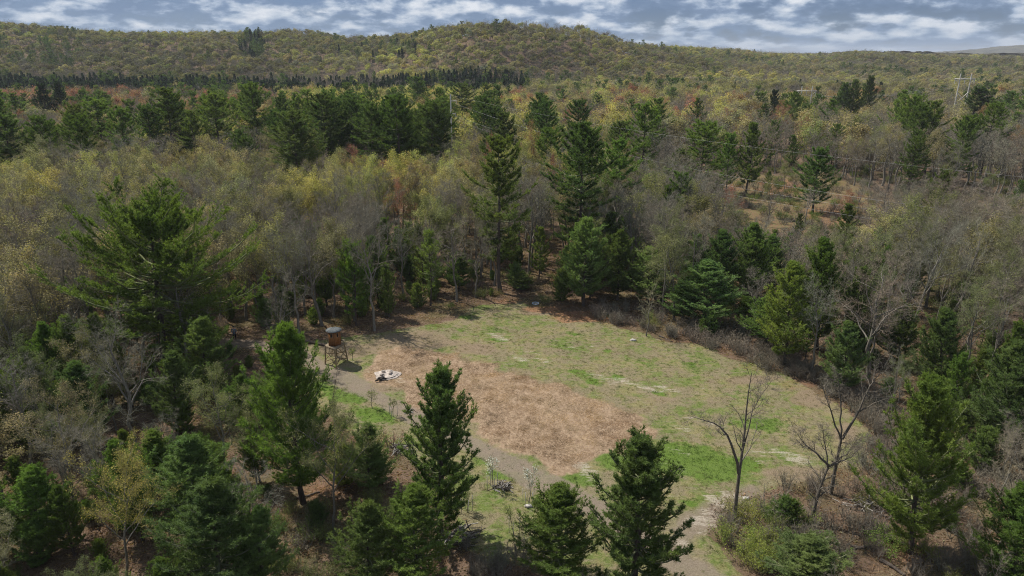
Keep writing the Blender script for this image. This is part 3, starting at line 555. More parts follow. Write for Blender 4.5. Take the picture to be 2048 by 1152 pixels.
# ------------------------------------------------------------------ trees the photo singles out
# (name, kind, base_px, base_py, top_px, top_py, width_px, tint, label, category)
P_ = 'pine tree'; B_ = 'leafless tree'
HERO = [
 ('white_pine', 'pine_mid', 706, 652, 706, 478, 72, 'pine_l', 'soft light green pine among trunks just behind the hunting blind', P_),
 ('white_pine', 'pine_young', 1448, 610, 1450, 455, 84, 'pine_b', 'soft green pine rising behind the broad blue green pine', P_),
 ('white_pine', 'pine_young', 1505, 605, 1508, 440, 96, 'pine', 'tall mid green pine where the thicket meets the open cut', P_),
 ('white_pine', 'pine_young', 1545, 590, 1548, 470, 70, 'pine_b', 'dusky green pine beside the tall one near the open cut', P_),
 ('white_pine', 'pine_mid', 1222, 560, 1222, 420, 76, 'pine', 'layered pine squeezed between the tall dark pine and the field corner', P_),
 ('white_pine', 'pine_young', 1700, 790, 1702, 640, 86, 'pine_b', 'dusky pine on the slope behind the tall pale bare tree', P_),
 ('white_pine', 'pine_young', 1895, 790, 1898, 610, 92, 'pine_b', 'tall dusky pine in the brown twigs above the sunlit pine', P_),
 ('white_pine', 'pine_young', 1812, 730, 1812, 600, 80, 'pine', 'round shouldered pine in grey twigs over the brushy slope', P_),
 ('white_pine', 'pine_young', 560, 860, 545, 700, 90, 'pine_b', 'shaded green pine tucked behind the tall full pine', P_),
 ('white_pine', 'pine_young', 480, 850, 478, 745, 70, 'pine_l', 'small fresh green pine in the dark hollow of the wood', P_),
 ('white_pine', 'pine_young', 150, 900, 146, 720, 110, 'pine_b', 'soft pine in shade between grey trunks of the mixed wood', P_),
 ('white_pine', 'pine_young', 300, 1010, 300, 860, 100, 'pine_l', 'fresh green pine crowding the bigger soft green pine', P_),
 ('white_pine', 'pine_young', 60, 1100, 55, 930, 130, 'pine_l', 'wide fresh green pine in the corner of the mixed wood', P_),
 ('white_pine', 'pine_young', 520, 1190, 515, 1010, 110, 'pine_b', 'soft green pine at the bottom edge beside the leafy hollow', P_),
 ('white_pine', 'pine_wide', 300, 722, 292, 348, 350, 'pine_l', 'huge spreading dark pine with wide layered limbs, biggest crown in the picture', P_),
 ('white_pine', 'pine_young', 602, 1005, 570, 640, 175, 'pine_l', 'tall full pine on bare trunk between the hunting blind and the bottom edge', P_),
 ('white_pine', 'pine_airy', 868, 1075, 882, 718, 150, 'pine_d', 'tall ragged dark pine with upswept branch tips in front of the mulched plot', P_),
 ('white_pine', 'pine_airy', 1283, 1205, 1285, 856, 190, 'pine_d', 'ragged dark pine rising over the end of the dirt track', P_),
 ('white_pine', 'pine_young', 1128, 1160, 1125, 968, 165, 'pine', 'broad bushy pine beside the dirt track, under the white flowering sapling', P_),
 ('white_pine', 'pine_young', 1845, 1105, 1878, 742, 180, 'pine_l', 'tall sunlit pine with clear lower trunk on the leaf strewn slope', P_),
 ('white_pine', 'pine_young', 735, 985, 735, 845, 92, 'pine_b', 'small blue green pine beside the reddish shrub in the mown strip', P_),
 ('white_pine', 'pine_young', 832, 1165, 830, 965, 150, 'pine', 'dense young pine tucked under the ragged dark pine', P_),
 ('white_pine', 'pine_young', 728, 1180, 728, 995, 130, 'pine_b', 'soft young pine at the bottom edge below the small blue green pine', P_),
 ('white_pine', 'pine_young', 425, 1215, 412, 952, 215, 'pine_b', 'big soft green pine at the bottom edge beside the yellow budding oak', P_),
 ('white_pine', 'pine_young', 375, 1075, 368, 866, 170, 'pine_b', 'soft green pine just behind the big bottom edge pine', P_),
 ('white_pine', 'pine_young', 2055, 1190, 2052, 960, 150, 'pine_l', 'sunlit pine cut by the picture edge beyond the leaf strewn slope', P_),
 ('white_pine', 'pine_young', 2030, 905, 2040, 672, 130, 'pine_b', 'blue green pine at the picture edge above the brushy slope', P_),
 ('white_pine', 'pine_young', 1620, 1175, 1620, 1070, 150, 'pine_b', 'low rounded pine at the bottom edge beside the yellow green bushes', P_),
 ('white_pine', 'pine_tall', 1008, 585, 992, 262, 138, 'pine', 'tall layered pine with long bare trunk at the head of the field', P_),
 ('white_pine', 'pine_tall', 1160, 545, 1168, 238, 140, 'pine_d', 'tall dark pine standing behind the bushy pine at the field head', P_),
 ('white_pine', 'pine_young', 1168, 612, 1172, 430, 100, 'pine_b', 'dense bushy pine at the field edge casting shade on red leaves', P_),
 ('white_pine', 'pine_young', 1410, 648, 1420, 518, 130, 'pine_b', 'broad blue green pine behind the brush along the field', P_),
 ('white_pine', 'pine_young', 1368, 640, 1366, 560, 66, 'pine_b', 'short blue green pine leaning on the broad one behind the brush', P_),
 ('white_pine', 'pine_young', 1578, 732, 1592, 520, 105, 'pine_l', 'bright green pine with pale lower trunk at the brushy field edge', P_),
 ('white_pine', 'pine_young', 1535, 690, 1535, 590, 90, 'pine', 'rounded pine beside the bright green one at the field edge', P_),
 ('white_pine', 'pine_young', 1650, 700, 1655, 470, 95, 'pine', 'dark mid green pine rising behind the bright green pine', P_),
 ('white_pine', 'pine_thin', 858, 612, 858, 452, 52, 'pine_l', 'slender light green pine on a thin stem at the wood edge', P_),
 ('white_pine', 'pine_young', 918, 580, 918, 500, 56, 'pine', 'short bushy pine under the oaks beside the tall layered pine', P_),
 ('white_pine', 'pine_young', 1236, 600, 1240, 455, 78, 'pine', 'mid green pine beside the dense bushy pine at the field head', P_),
 ('white_pine', 'pine_young', 1298, 610, 1302, 492, 84, 'pine_b', 'blue green pine behind the grey brush, short of the field corner', P_),
 ('white_pine', 'pine_tall', 582, 415, 582, 214, 120, 'pine_d', 'solid dark pine standing among yellow oaks in front of the pine row', P_),
 ('white_pine', 'pine_tall', 740, 385, 740, 200, 90, 'pine_d', 'dark pine at the near corner of the dense pine stand', P_),
 ('white_pine', 'pine_tall', 792, 395, 792, 186, 92, 'pine_d', 'tallest dark pine in the middle of the dense pine stand', P_),
 ('white_pine', 'pine_tall', 858, 385, 858, 193, 90, 'pine_d', 'dark pine of the dense stand closest to the tall grey pole', P_),
 ('white_pine', 'pine_tall', 640, 370, 640, 180, 88, 'pine_d', 'dark pine behind the solid dark pine, pale oaks before it', P_),
 ('white_pine', 'pine_tall', 700, 360, 700, 188, 80, 'pine_d', 'narrow dark pine filling the gap in the dense pine stand', P_),
 ('white_pine', 'pine_tall', 500, 330, 500, 160, 80, 'pine', 'dark pine behind yellow oaks below the spruce plantation', P_),
 ('white_pine', 'pine_tall', 325, 345, 325, 170, 90, 'pine', 'broad pine in grey woods below the maple flats', P_),
 ('white_pine', 'pine_tall', 425, 345, 425, 178, 85, 'pine', 'second broad pine in the grey woods, toward the pine row', P_),
 ('white_pine', 'pine_mid', 372, 345, 372, 240, 60, 'pine', 'shorter pine squeezed between two broad pines in the grey woods', P_),
 ('white_pine', 'pine_tall', 190, 330, 188, 192, 80, 'pine', 'flat topped pine alone in the grey woods', P_),
 ('white_pine', 'pine_tall', 5, 390, 2, 222, 90, 'pine_d', 'dark pine at the picture edge above the tan oaks', P_),
 ('spruce', 'pine_mid', 80, 262, 80, 163, 40, 'spruce', 'dark conical spruce beside its twin among red maples', 'spruce tree'),
 ('spruce', 'pine_mid', 110, 262, 110, 160, 36, 'spruce', 'narrow dark spruce, twin of the conical one among red maples', 'spruce tree'),
 ('white_pine', 'pine_tall', 836, 250, 836, 150, 66, 'pine_d', 'pine with spreading top standing clear above orange maples', P_),
 ('white_pine', 'pine_tall', 922, 270, 922, 162, 64, 'pine_d', 'leaning topped pine just above the tall grey pole', P_),
 ('white_pine', 'pine_mid', 995, 250, 995, 166, 40, 'pine_d', 'small dark pine standing alone above yellow oaks', P_),
 ('white_pine', 'pine_mid', 1000, 300, 1000, 228, 42, 'pine_d', 'small dark pine crossed by the power wires', P_),
 ('white_pine', 'pine_tall', 1290, 390, 1292, 200, 84, 'pine', 'mid green pine behind the tall dark pine, near the wires', P_),
 ('white_pine', 'pine_tall', 1405, 400, 1408, 236, 84, 'pine', 'feathery pine beside the power line cut', P_),
 ('white_pine', 'pine_mid', 1505, 390, 1508, 240, 60, 'pine_l', 'light green pine at the edge of the power line cut', P_),
 ('white_pine', 'pine_mid', 1462, 385, 1465, 262, 50, 'pine', 'narrow pine between feathery and light green pines by the cut', P_),
 ('white_pine', 'pine_mid', 1640, 425, 1645, 290, 76, 'pine_d', 'dark bushy pine standing in the power line cut', P_),
 ('white_pine', 'pine_mid', 1696, 520, 1700, 402, 50, 'pine_l', 'pale green narrow pine below the power line cut', P_),
 ('white_pine', 'pine_mid', 1548, 270, 1550, 176, 32, 'spruce', 'black green conifer standing alone in grey woods', P_),
 ('white_pine', 'pine_tall', 1590, 290, 1592, 180, 46, 'pine_d', 'lopsided pine beside the black green conifer', P_),
 ('white_pine', 'pine_mid', 1740, 260, 1742, 148, 36, 'pine_d', 'dark round headed pine clump member, tallest of the three', P_),
 ('white_pine', 'pine_mid', 1715, 262, 1716, 156, 40, 'pine_d', 'dark pine in the clump of three beyond the grey woods', P_),
 ('white_pine', 'pine_mid', 1690, 262, 1690, 162, 36, 'pine_d', 'lowest pine in the clump of three beyond the grey woods', P_),
 ('white_pine', 'pine_mid', 1955, 270, 1957, 170, 60, 'pine_d', 'rounded dark pine beside the tall two pole tower', P_),
 ('white_pine', 'pine_mid', 2045, 310, 2046, 222, 60, 'pine', 'pine at the picture edge above the orange maple', P_),
 ('white_pine', 'pine_young', 398, 800, 398, 630, 110, 'pine_b', 'shaded pine under the edge of the huge spreading pine', P_),
 ('white_pine', 'pine_thin', 690, 640, 690, 468, 60, 'pine_l', 'thin wispy pine behind the wooden hunting blind', P_),
 ('white_pine', 'pine_young', 345, 860, 340, 700, 90, 'pine_b', 'small shaded pine below the huge spreading pine', P_),
 ('white_pine', 'pine_bush', 1042, 578, 1042, 540, 46, 'pine_b', 'low bushy pine at the foot of the tall layered pine', P_),
 ('white_pine', 'pine_bush', 1575, 1042, 1575, 985, 52, 'pine_b', 'little bushy pine behind the forked bare trees', P_),
 ('bare_tree', 'bare_near', 245, 925, 238, 600, 190, 'bare', 'pale grey leafless tree with fine branches under the huge pine', B_),
 ('budding_oak', 'sparse_near', 218, 1175, 225, 868, 170, (0.42, 0.31, 0.08), 'oak with golden yellow buds beside the big bottom edge pine', 'budding tree'),
 ('budding_oak', 'sparse_near', 655, 1060, 650, 775, 165, 'olive', 'grey limbed tree with thin olive leaves beside the tall full pine', 'budding tree'),
 ('bare_tree', 'bare_near', 742, 662, 738, 400, 120, 'bare', 'pale trunked leafless tree at the wood edge casting branching shade', B_),
 ('bare_tree', 'bare_mid', 700, 642, 700, 415, 90, 'bare', 'straight leafless tree just behind the pale trunked one', B_),
 ('bare_tree', 'bare_mid', 1062, 548, 1060, 330, 110, 'bare', 'dark forked leafless tree behind the tall layered pine', B_),
 ('bare_tree', 'bare_mid', 1080, 548, 1085, 350, 90, 'bare', 'second dark forked leafless tree, nearer the tall dark pine', B_),
 ('bare_tree', 'bare_near', 1615, 752, 1662, 545, 120, 'bare', 'pale leaning leafless tree at the brushy field edge', B_),
 ('bare_tree', 'bare_near', 1755, 760, 1765, 500, 190, 'bare_b', 'broad crooked leafless tree above the brushy slope', B_),
 ('bare_tree', 'bare_near', 1795, 850, 1800, 690, 60, 'bare', 'thin straight leafless tree beside the tall sunlit pine', B_),
 ('bare_tree', 'sparse_near', 1380, 640, 1330, 440, 110, 'olive', 'leaning grey tree above the broad blue green pine', B_),
 ('bare_tree', 'sapling_bare', 1295, 672, 1295, 560, 60, 'tan', 'small tree with pale buds in the brush beside the field', B_),
 ('red_maple', 'leafy_mid', 1110, 480, 1112, 298, 36, 'red', 'bright red maple under the wires before the tall dark pine', 'maple tree'),
 ('red_maple', 'leafy_mid', 1068, 400, 1068, 235, 56, 'orange', 'large orange brown maple below the wires', 'maple tree'),
 ('red_maple', 'leafy_mid', 975, 420, 975, 258, 44, 'red', 'reddish maple above the tall layered pine', 'maple tree'),
 ('red_maple', 'leafy_mid', 795, 500, 795, 348, 70, 'red', 'rusty red maple among yellow oaks over the wood edge', 'maple tree'),
 ('red_maple', 'leafy_mid', 1700, 440, 1702, 375, 50, 'red', 'low red maple beside the dark pine in the cut', 'maple tree'),
 ('red_maple', 'leafy_mid', 1935, 300, 1935, 232, 70, 'orange', 'orange pink maple below the tall two pole tower', 'maple tree'),
 ('red_maple', 'leafy_mid', 1270, 240, 1270, 162, 60, 'red', 'crimson maple patch before the low hills', 'maple tree'),
 ('budding_oak', 'leafy_mid', 1835, 262, 1836, 180, 40, 'lime', 'lime green tree alone in the grey woods', 'budding tree'),
]
hero_xy = []; hero_px = []
for (nm, kind, bx, by, tx, ty, wpx, tint, label, cat) in HERO:
    X0, Y0 = ground(bx, by); 
    h = z_at(ty, Y0); Xt = x_at(tx, ty, Y0); Xb = X0
    if by > 560: x = (Xt + Xb) / 2; lean = math.atan2((Xt - Xb), h) * 0.6
    else: x, lean = Xt, 0.0
    d = Y0 * CP + (CAM_H - h * 0.6) * SP; w = wpx / FPX * d
    h = max(h, 2.0)
    rz = random.uniform(0, 6.28)
    t = plant(nm, kind, x, Y0, h, tint, label, cat, None, width=w, rz=rz)
    if abs(lean) > 0.01: t.rotation_mode = 'ZXY'; t.rotation_euler = (0, lean, 0)
    hero_xy.append((x, Y0)); hero_px.append((tx, ty, by, wpx, Y0))
hero_xy = np.array(hero_xy)

# two bare trees whose limbs the photo draws clearly against the field
def stems(pts_list, r_list, N=9):
    """smooth polylines -> (P,RR) each resampled to N"""
    P, RR = [], []
    for pts, (r0, r1) in zip(pts_list, r_list):
        pts = np.array(pts, float); s = np.r_[0, np.cumsum(np.linalg.norm(np.diff(pts, axis=0), axis=1))]; s /= s[-1]; u = np.linspace(0, 1, N)
        P.append(np.stack([np.interp(u, s, pts[:, k]) for k in range(3)], -1)); RR.append(r0 + (r1 - r0) * u)
    P = np.array(P); P[:, 1:-1] = 0.25 * P[:, :-2] + 0.5 * P[:, 1:-1] + 0.25 * P[:, 2:]
    return P, np.array(RR)
def hand_tree(name, base_px, pts, rads, label, seed, nsub=9, tw=0.017, sl=0.22, group=None):
    X0, Y0 = ground(*base_px); rng = np.random.default_rng(seed); W = Parts(); C = Parts(); Lf = Parts()
    P, RR = stems(pts, [(a * 0.85, b * 0.5) for a, b in rads]); P[1:] += rng.normal(size=P[1:].shape) * 0.04; tubes(P, RR, 7, W, rng)
    l1 = grow(P, RR, nsub, 0.42, 0.99, 42, sl, 6, 0.2, 0.07, rng, rf=0.55); tubes(*l1, 4, C, rng)
    l2 = grow(*l1, 7, 0.15, 1.0, 40, 0.5, 4, 0.22, 0.06, rng); tubes(*l2, 3, C, rng)
    l3 = grow(*l2, 4, 0.1, 1.0, 40, 0.7, 3, 0.25, 0.06, rng); p0 = l3[0][:, 0]; spikes(p0, unit(l3[0][:, 2] - p0), np.linalg.norm(l3[0][:, 2] - p0, axis=1), tw, C, rng)
    tt_ = rng.uniform(.2, 1, (len(l3[0]), 2)); q_, w_ = path_pts(l3[0], tt_); q_ = q_.reshape(-1, 3); spikes(q_, unit(w_.reshape(-1, 3) + rng.normal(size=q_.shape) * .6), rng.uniform(.15, .4, len(q_)), tw * .8, C, rng)
    t = thing(name, label, B_, (X0, Y0, float(ground_z(X0, Y0)) - 0.05))
    a, b = tree_meshes(name + str(seed), W, C, Lf, BARK_DARK); o = obj('trunk', a, t); o.color = (.13, .11, .09, 1); o = obj('crown', b, t); o.color = (.13, .11, .09, 1)
    hero_px.append((base_px[0], base_px[1] - 250, base_px[1], 100, Y0)); return t
hand_tree('bare_tree', (1467, 1040), [[(0, 0, -.3), (.03, 0, 2), (-.05, 0, 4.3), (.15, .2, 7), (.0, .4, 9.5), (.05, .2, 11.9)],
    [(-.05, 0, 4.2), (-.6, -.2, 5.9), (-1.35, -.3, 7.6), (-2.2, -.4, 8.6), (-3.3, -.5, 8.7), (-4.0, -.4, 8.9)], [(.05, .1, 6), (.5, .4, 8.4), (1.2, .8, 10.2), (1.9, 1, 11.0)]],
    [(.19, .04), (.14, .03), (.07, .02)], 'thin dark leafless tree with one long limb arching over the green field', 901, 10, sl=0.26)
hand_tree('bare_tree', (1622, 1041), [[(0, 0, -.3), (.1, 0, 1.6), (.35, .1, 3.4), (.65, .1, 4.7)], [(.65, .1, 4.7), (-.3, 0, 5.8), (-1.4, -.3, 6.6), (-2.2, -.5, 7.6)], [(.65, .1, 4.7), (1.5, .3, 5.0), (2.3, .6, 5.0), (2.9, .9, 5.5)], [(.6, .1, 4.6), (.5, .6, 5.8), (.2, .9, 7.2)], [(.65, .1, 4.7), (1.4, -.3, 5.9), (2.2, -.5, 7.4)]],
    [(.2, .13), (.11, .03), (.10, .03), (.08, .02), (.07, .02)], 'low leafless tree with curved trunk and flat twiggy crown past the field', 902, 11, sl=0.42)
hand_tree('bare_tree', (1662, 985), [[(0, 0, -.3), (0, 0, 2.5), (.05, 0, 4.9)], [(.05, 0, 4.9), (-.8, .2, 6.6), (-1.9, .4, 9.3)], [(.05, 0, 4.9), (-.1, .5, 7.2), (-.7, .9, 10.2)], [(.05, 0, 4.9), (1.1, .2, 7.2), (1.7, .3, 9.2), (2.8, .5, 11.6)], [(1.1, .2, 7.0), (2.0, -.3, 8.2), (3.4, -.8, 9.0)]],
    [(.2, .16), (.09, .03), (.09, .03), (.13, .03), (.07, .02)], 'tall pale leafless tree with long limbs forking low past the field', 903, 9, sl=0.26)
hand_tree('dead_sapling', (664, 830), [[(0, 0, -.2), (.1, 0, 1.2), (.35, .05, 2.6), (.75, .1, 4.2), (1.0, .1, 5.4)]], [(.06, .015)], 'thin black dead stem leaning toward the wooden hunting blind', 904, 5, sl=0.12)

# ------------------------------------------------------------------ the rest of the woods
VIS_CLEAR = np.array(CLEAR[:20] + [(1420, 1152), (1180, 1152), (1060, 1100), (960, 1085), (915, 1020), (870, 940), (790, 905), (700, 880), (640, 800), (600, 760)], float)
KEEP = [np.array([(440, 640), (520, 640), (530, 700), (620, 700), (620, 760), (440, 700)], float), np.array([(600, 640), (790, 640), (800, 800), (600, 780)], float)]
CORR_VIS = np.array([(1440, 350), (1640, 355), (1760, 400), (1760, 450), (1640, 460), (1480, 440)], float)
def zone(px, py, D):
    """weights by what the photo shows at that spot: pine_d pine pine_l yellow tan olive bare bare_b red orange spruce hill"""
    K = ['pine_d', 'pine', 'pine_l', 'yellow', 'tan', 'olive', 'bare', 'bare_b', 'red', 'orange', 'spruce', 'hill']
    def w(**k): return np.array([k.get(n, 0.0) for n in K])
    if D > 545:
        if px < 160 and 60 < py < 135: return w(hill=.5, bare=.3, pine_d=.2)
        if ((px - 506) / 28) ** 2 + ((py - 92) / 26) ** 2 < 1: return w(spruce=.5, pine_d=.4, bare=.1)
        if 620 < px < 860 and 80 < py < 118 and (px * 7 + py * 13) % 97 < 40: return w(hill=.6, spruce=.2, pine_d=.2)
        if px > 1500 and py > 125: return w(hill=.47, tan=.3, bare=.15, pine_d=.015, olive=.065)
        return w(hill=.70, tan=.09, olive=.08, bare=.07, bare_b=.05, pine_d=.008)
    if D > 430:
        if px < 1050: return w(spruce=.90, pine_d=.04, bare=.04, tan=.02)
        if 1420 < px < 1900 : return w(hill=.55, tan=.22, bare=.19, spruce=.04)
        return w(hill=.35, tan=.3, bare=.2, yellow=.05, pine_d=.1)
    if D > 235:
        if px < 560: return w(bare=.36, bare_b=.24, red=.10, orange=.12, pine_d=.06, pine=.04, tan=.08)
        if px < 1000: return w(yellow=.50, tan=.20, bare=.15, pine_d=.07, orange=.08)
        if px < 1500: return w(bare=.33, yellow=.16, tan=.22, bare_b=.14, red=.07, pine_d=.03, orange=.05)
        return w(bare=.44, bare_b=.19, tan=.19, pine_d=.07, orange=.05, yellow=.04, red=.02)
    if D > 150:
        if px < 300: return w(bare=.52, pine=.2, tan=.13, olive=.07, bare_b=.08)
        if px < 560: return w(pine_d=.22, pine=.12, bare=.36, bare_b=.08, yellow=.10, tan=.12)
        if px < 920: return w(pine_d=.40, pine=.14, bare=.20, yellow=.16, tan=.10)
        if px < 1250: return w(bare=.42, yellow=.24, tan=.08, pine_d=.12, olive=.06, orange=.03, bare_b=.05)
        return w(bare=.58, bare_b=.17, pine=.05, tan=.09, olive=.05, pine_l=.02, orange=.02)
    if D > 105:
        if px < 560: return w(tan=.42, yellow=.14, olive=.08, bare=.25, bare_b=.11)
        if px < 1000: return w(yellow=.38, tan=.24, bare=.28, bare_b=.06, red=.015, olive=.03)
        if px < 1250: return w(bare=.45, tan=.18, yellow=.16, pine=.12, olive=.09)
        return w(bare=.52, bare_b=.14, pine=.07, pine_l=.06, olive=.13, tan=.03, red=.01, orange=.01)
    if px < 560:
        if py > 640: return w(bare=.24, olive=.27, pine=.17, pine_l=.27, tan=.03, bare_b=.02)
        return w(bare=.42, tan=.26, olive=.14, pine=.12, bare_b=.06)
    if px < 1250: return w(bare=.52, tan=.07, olive=.04, pine=.13, pine_l=.20, bare_b=.04)
    return w(bare=.42, bare_b=.13, pine=.18, pine_l=.08, olive=.17, tan=.02)
KEYS = ['pine_d', 'pine', 'pine_l', 'yellow', 'tan', 'olive', 'bare', 'bare_b', 'red', 'orange', 'spruce', 'hill']
def inside(poly, px, py): return sd_poly(poly, np.array([px]), np.array([py]))[0]
def candidates(y0, y1, s, margin):
    out = []; ny = int((y1 - y0) / s)
    for j in range(ny):
        yy = y0 + (j + 0.5) * s; half = yy * 0.80 + margin; n = int(2 * half / s)
        xx = -half + (np.arange(n) + 0.5) * s; out.append(np.stack([xx, np.full(n, yy)], -1) + rng0.uniform(-0.48, 0.48, (n, 2)) * s)
    return np.concatenate(out)
cand = np.concatenate([candidates(14, 80, 3.1, 22), candidates(80, 112, 3.2, 22), candidates(112, 150, 3.9, 22), candidates(150, 300, 5.2, 15)])
cs = sd_poly(CLEARP, cand[:, 0], cand[:, 1]); cc = sd_poly(CORR, cand[:, 0], cand[:, 1]); ct = np.minimum(d_line(TRACK, cand[:, 0], cand[:, 1]), d_line(SPUR, cand[:, 0], cand[:, 1]))
picks = []
for (x, y), s1, s2, s3 in zip(cand, cs, cc, ct):
    if s1 > -1.8 or s3 < 2.4: continue
    if len(hero_xy) and np.min(np.hypot(hero_xy[:, 0] - x, hero_xy[:, 1] - y)) < (2.2 if y < 150 else 3.0): continue
    bx, by = proj(x, y, 0.0)
    D = y
    hm, _ = 0, 0
    if y < 20 and abs(x) < 12: continue
    if y < 80 and x > 0 and rng0.random() < 0.35: continue
    mid = proj(x, y, 8.0)
    wgt = zone(mid[0], mid[1], D)
    k = KEYS[rng0.choice(len(KEYS), p=wgt / wgt.sum())]
    conif = k in ('pine', 'pine_d', 'pine_l', 'spruce')
    if s2 > 0:
        if rng0.random() < 0.80: continue
        h = rng0.uniform(3, 9) if not conif else rng0.uniform(4, 8)
    elif D > 105: h = (rng0.uniform(14, 22) if k != 'pine_l' else rng0.uniform(8, 14)) if conif else rng0.uniform(11.5, 16.0)
    elif D > 60:
        h = rng0.uniform(4.5, 11) if conif else rng0.uniform(10.5, 15.5)
    else:
        h = rng0.uniform(5, 10) if conif else rng0.uniform(6, 11.5)
    # the foot of the picture between the pines and the brushy slope stay low, as photographed
    if by > 860 and 560 < bx < 1960 and y < 60:
        if rng0.random() < 0.80: continue
        h = min(h, rng0.uniform(3, 6))
    if y < 34 : h = min(h, rng0.uniform(4, 8))
    ok = True; hw = 0.16 * h
    for tries in range(3):
        bad = False
        for f in (0.35, 0.6, 0.8, 1.0):
            qx, qy = proj(x, y, h * f)
            if sd_poly(VIS_CLEAR, np.array([qx]), np.array([qy]))[0] > (-6 if f < 1 else -2) and y < 120: bad = True
            for kp in KEEP:
                if inside(kp, qx, qy) > -14 and y < 72: bad = True
            if inside(CORR_VIS, qx, qy) > 4 and y < 150 and not (s2 > 0) and rng0.random() < .75: bad = True
        if not bad: break
        h *= 0.6
    if bad or h < 2.6: continue
    mp = proj(x, y, h * 0.75); skip = False
    for (tx, ty, byy, wpx, Yh) in hero_px:
        if y < Yh - 1 and abs(mp[0] - tx) < wpx * 0.42 and ty - 20 < mp[1] < ty + (byy - ty) * 0.62 and y < 150 and byy - ty > 90: skip = True
        tp = proj(x, y, h)
        if y < Yh - 1 and abs(tp[0] - tx) < wpx * 0.42 and ty - 10 < tp[1] < ty + (byy - ty) * (0.68 if wpx > 300 else 0.5) and byy - ty > 90: skip = True
    if skip: continue
    picks.append((x, y, h, k, mp[0], mp[1]))
print('near picks', len(picks))
import re
ORD = 'first second third fourth fifth sixth seventh eighth ninth tenth eleventh twelfth thirteenth fourteenth fifteenth sixteenth seventeenth eighteenth nineteenth twentieth'.split(); ORD += ['twenty-' + w for w in ORD[:9]] + ['thirtieth'] + ['thirty-' + w for w in ORD[:9]] + ['fortieth'] + ['forty-' + w for w in ORD[:9]] + ['fiftieth'] + ['fifty-' + w for w in ORD[:9]]
LAND = [('wooden hunting blind', 672, 700, 66.7), ('tall grey power pole', 901, 225, 190.0), ('two pole power tower', 1933, 190, 300.0), ('arching bare tree in the field', 1460, 880, 41.6), ('low flat crowned bare tree', 1630, 900, 41.4), ('person in the jacket', 470, 668, 78.0), ('pale crossarm above the treetops', 1615, 180, 330.0)]
for (nm, kind, bx, by, tx, ty, wpx, tint, label, cat) in HERO:
    sh = re.split(r" (?:with|on|in|beside|under|behind|at|standing|rising|tucked|cut|over|crossed|casting|just|between|filling|of|closest|below|above|squeezed|alone|leaning|before|cast|short|by|near|toward|cov|among|past)\b|,", label)[0]
    if len(sh.split()) >= 3 and label not in ('x',): LAND.append((sh, tx, ty + (min(by, 1150) - ty) * .4, ground(bx, by)[1]))
_n = {}
for l in LAND: _n[l[0]] = _n.get(l[0], 0) + 1
LAND = [l for l in LAND if _n[l[0]] == 1 and len(l[0].split()) <= 5 and not re.search('second|small dark pine|mid green pine', l[0])]
print('LANDMARKS', [l[0] for l in LAND])
PEND = []
def pend(o, phrase, px, py, y):
    d = [math.hypot(px - l[1], (py - l[2]) * 1.6) for l in LAND]; k = int(np.argmin(d)); l = LAND[k]; r = 'behind' if y > l[3] + 7 else 'in front of' if y < l[3] - 7 else 'beside'
    PEND.append((phrase, r, l[0], d[k], o))
def settle():
    by = {}
    for p in PEND: by.setdefault(p[:3], []).append(p)
    for (ph, r, l), v in by.items():
        v.sort(key=lambda p: p[3])
        for i, p in enumerate(v):
            if len(v) == 1: p[4]['label'] = '%s %s the %s' % (ph, r, l)
            else: p[4]['label'] = '%s %s %s the %s' % (ORD[min(i, len(ORD) - 1)], ph.replace('thin olive leafed', 'olive leafed').replace('twigged ', ''), r, l)
def locality(px, py, D):
    if D < 52: return 'low at the picture bottom' if px > 560 else 'in the mixed wood at the bottom corner'
    if D < 80: return 'in the wood under the huge spreading pine' if px < 600 else 'on the brushy slope past the field' if px > 1250 else 'beside the wooden hunting blind'
    if D < 112: return 'in the shaded wood beside the huge spreading pine' if px < 640 else 'in the wood edge behind the hunting blind' if px < 960 else 'in the wood at the head of the field' if px < 1240 else 'behind the brush along the field' if px < 1650 else 'above the brushy slope at the picture edge'
    if D < 160: return 'in the canopy above the huge spreading pine' if px < 520 else 'in the canopy over the wood edge' if px < 960 else 'around the tall layered pines' if px < 1300 else 'along the power line cut'
    if D < 240: return 'in the grey woods below the maple flats' if px < 480 else 'around the dense dark pine stand' if px < 930 else 'beyond the power wires' if px < 1400 else 'in the grey woods beyond the cut'
    return 'on the maple flats' if px < 520 else 'on the yellow flats below the spruces' if px < 1050 else 'on the flats before the low hills' if px < 1550 else 'around the two pole towers'
WORDS = dict(pine='mid green pine', pine_d='dark green pine', pine_l='light green young pine', yellow='yellow green budding oak', tan='tan budding oak', olive='thin olive leafed tree', bare='grey leafless tree', bare_b='brown twigged leafless tree', red='red budding maple', orange='orange budding maple', spruce='black green spruce', hill='olive budding oak')
NAMES = dict(pine='white_pine', pine_d='white_pine', pine_l='white_pine', yellow='budding_oak', tan='budding_oak', olive='budding_oak', bare='bare_tree', bare_b='bare_tree', red='red_maple', orange='red_maple', spruce='spruce', hill='budding_oak')
CATS = dict(white_pine=P_, budding_oak='budding tree', bare_tree=B_, red_maple='maple tree', spruce='spruce tree')
def size_word(k, h):
    if NAMES[k] in ('white_pine',): return 'tall ' if h > 15 else 'small ' if h < 7 else ''
    return 'tall ' if h > 13.5 else 'low ' if h < 8 else ''
def in_frame(x, y, h):
    a = proj(x, y, h); b = proj(x, y, 0.0)
    return -40 < a[0] < 2090 and a[1] < 1190 and b[1] > -50
picks.sort(key=lambda q: math.hypot(q[0], q[1]))
counts = {}; rest = []
for (nm, *_r) in HERO: counts[nm] = counts.get(nm, 0) + 1
LIM = dict(white_pine=300, budding_oak=300, bare_tree=300, red_maple=200, spruce=200)
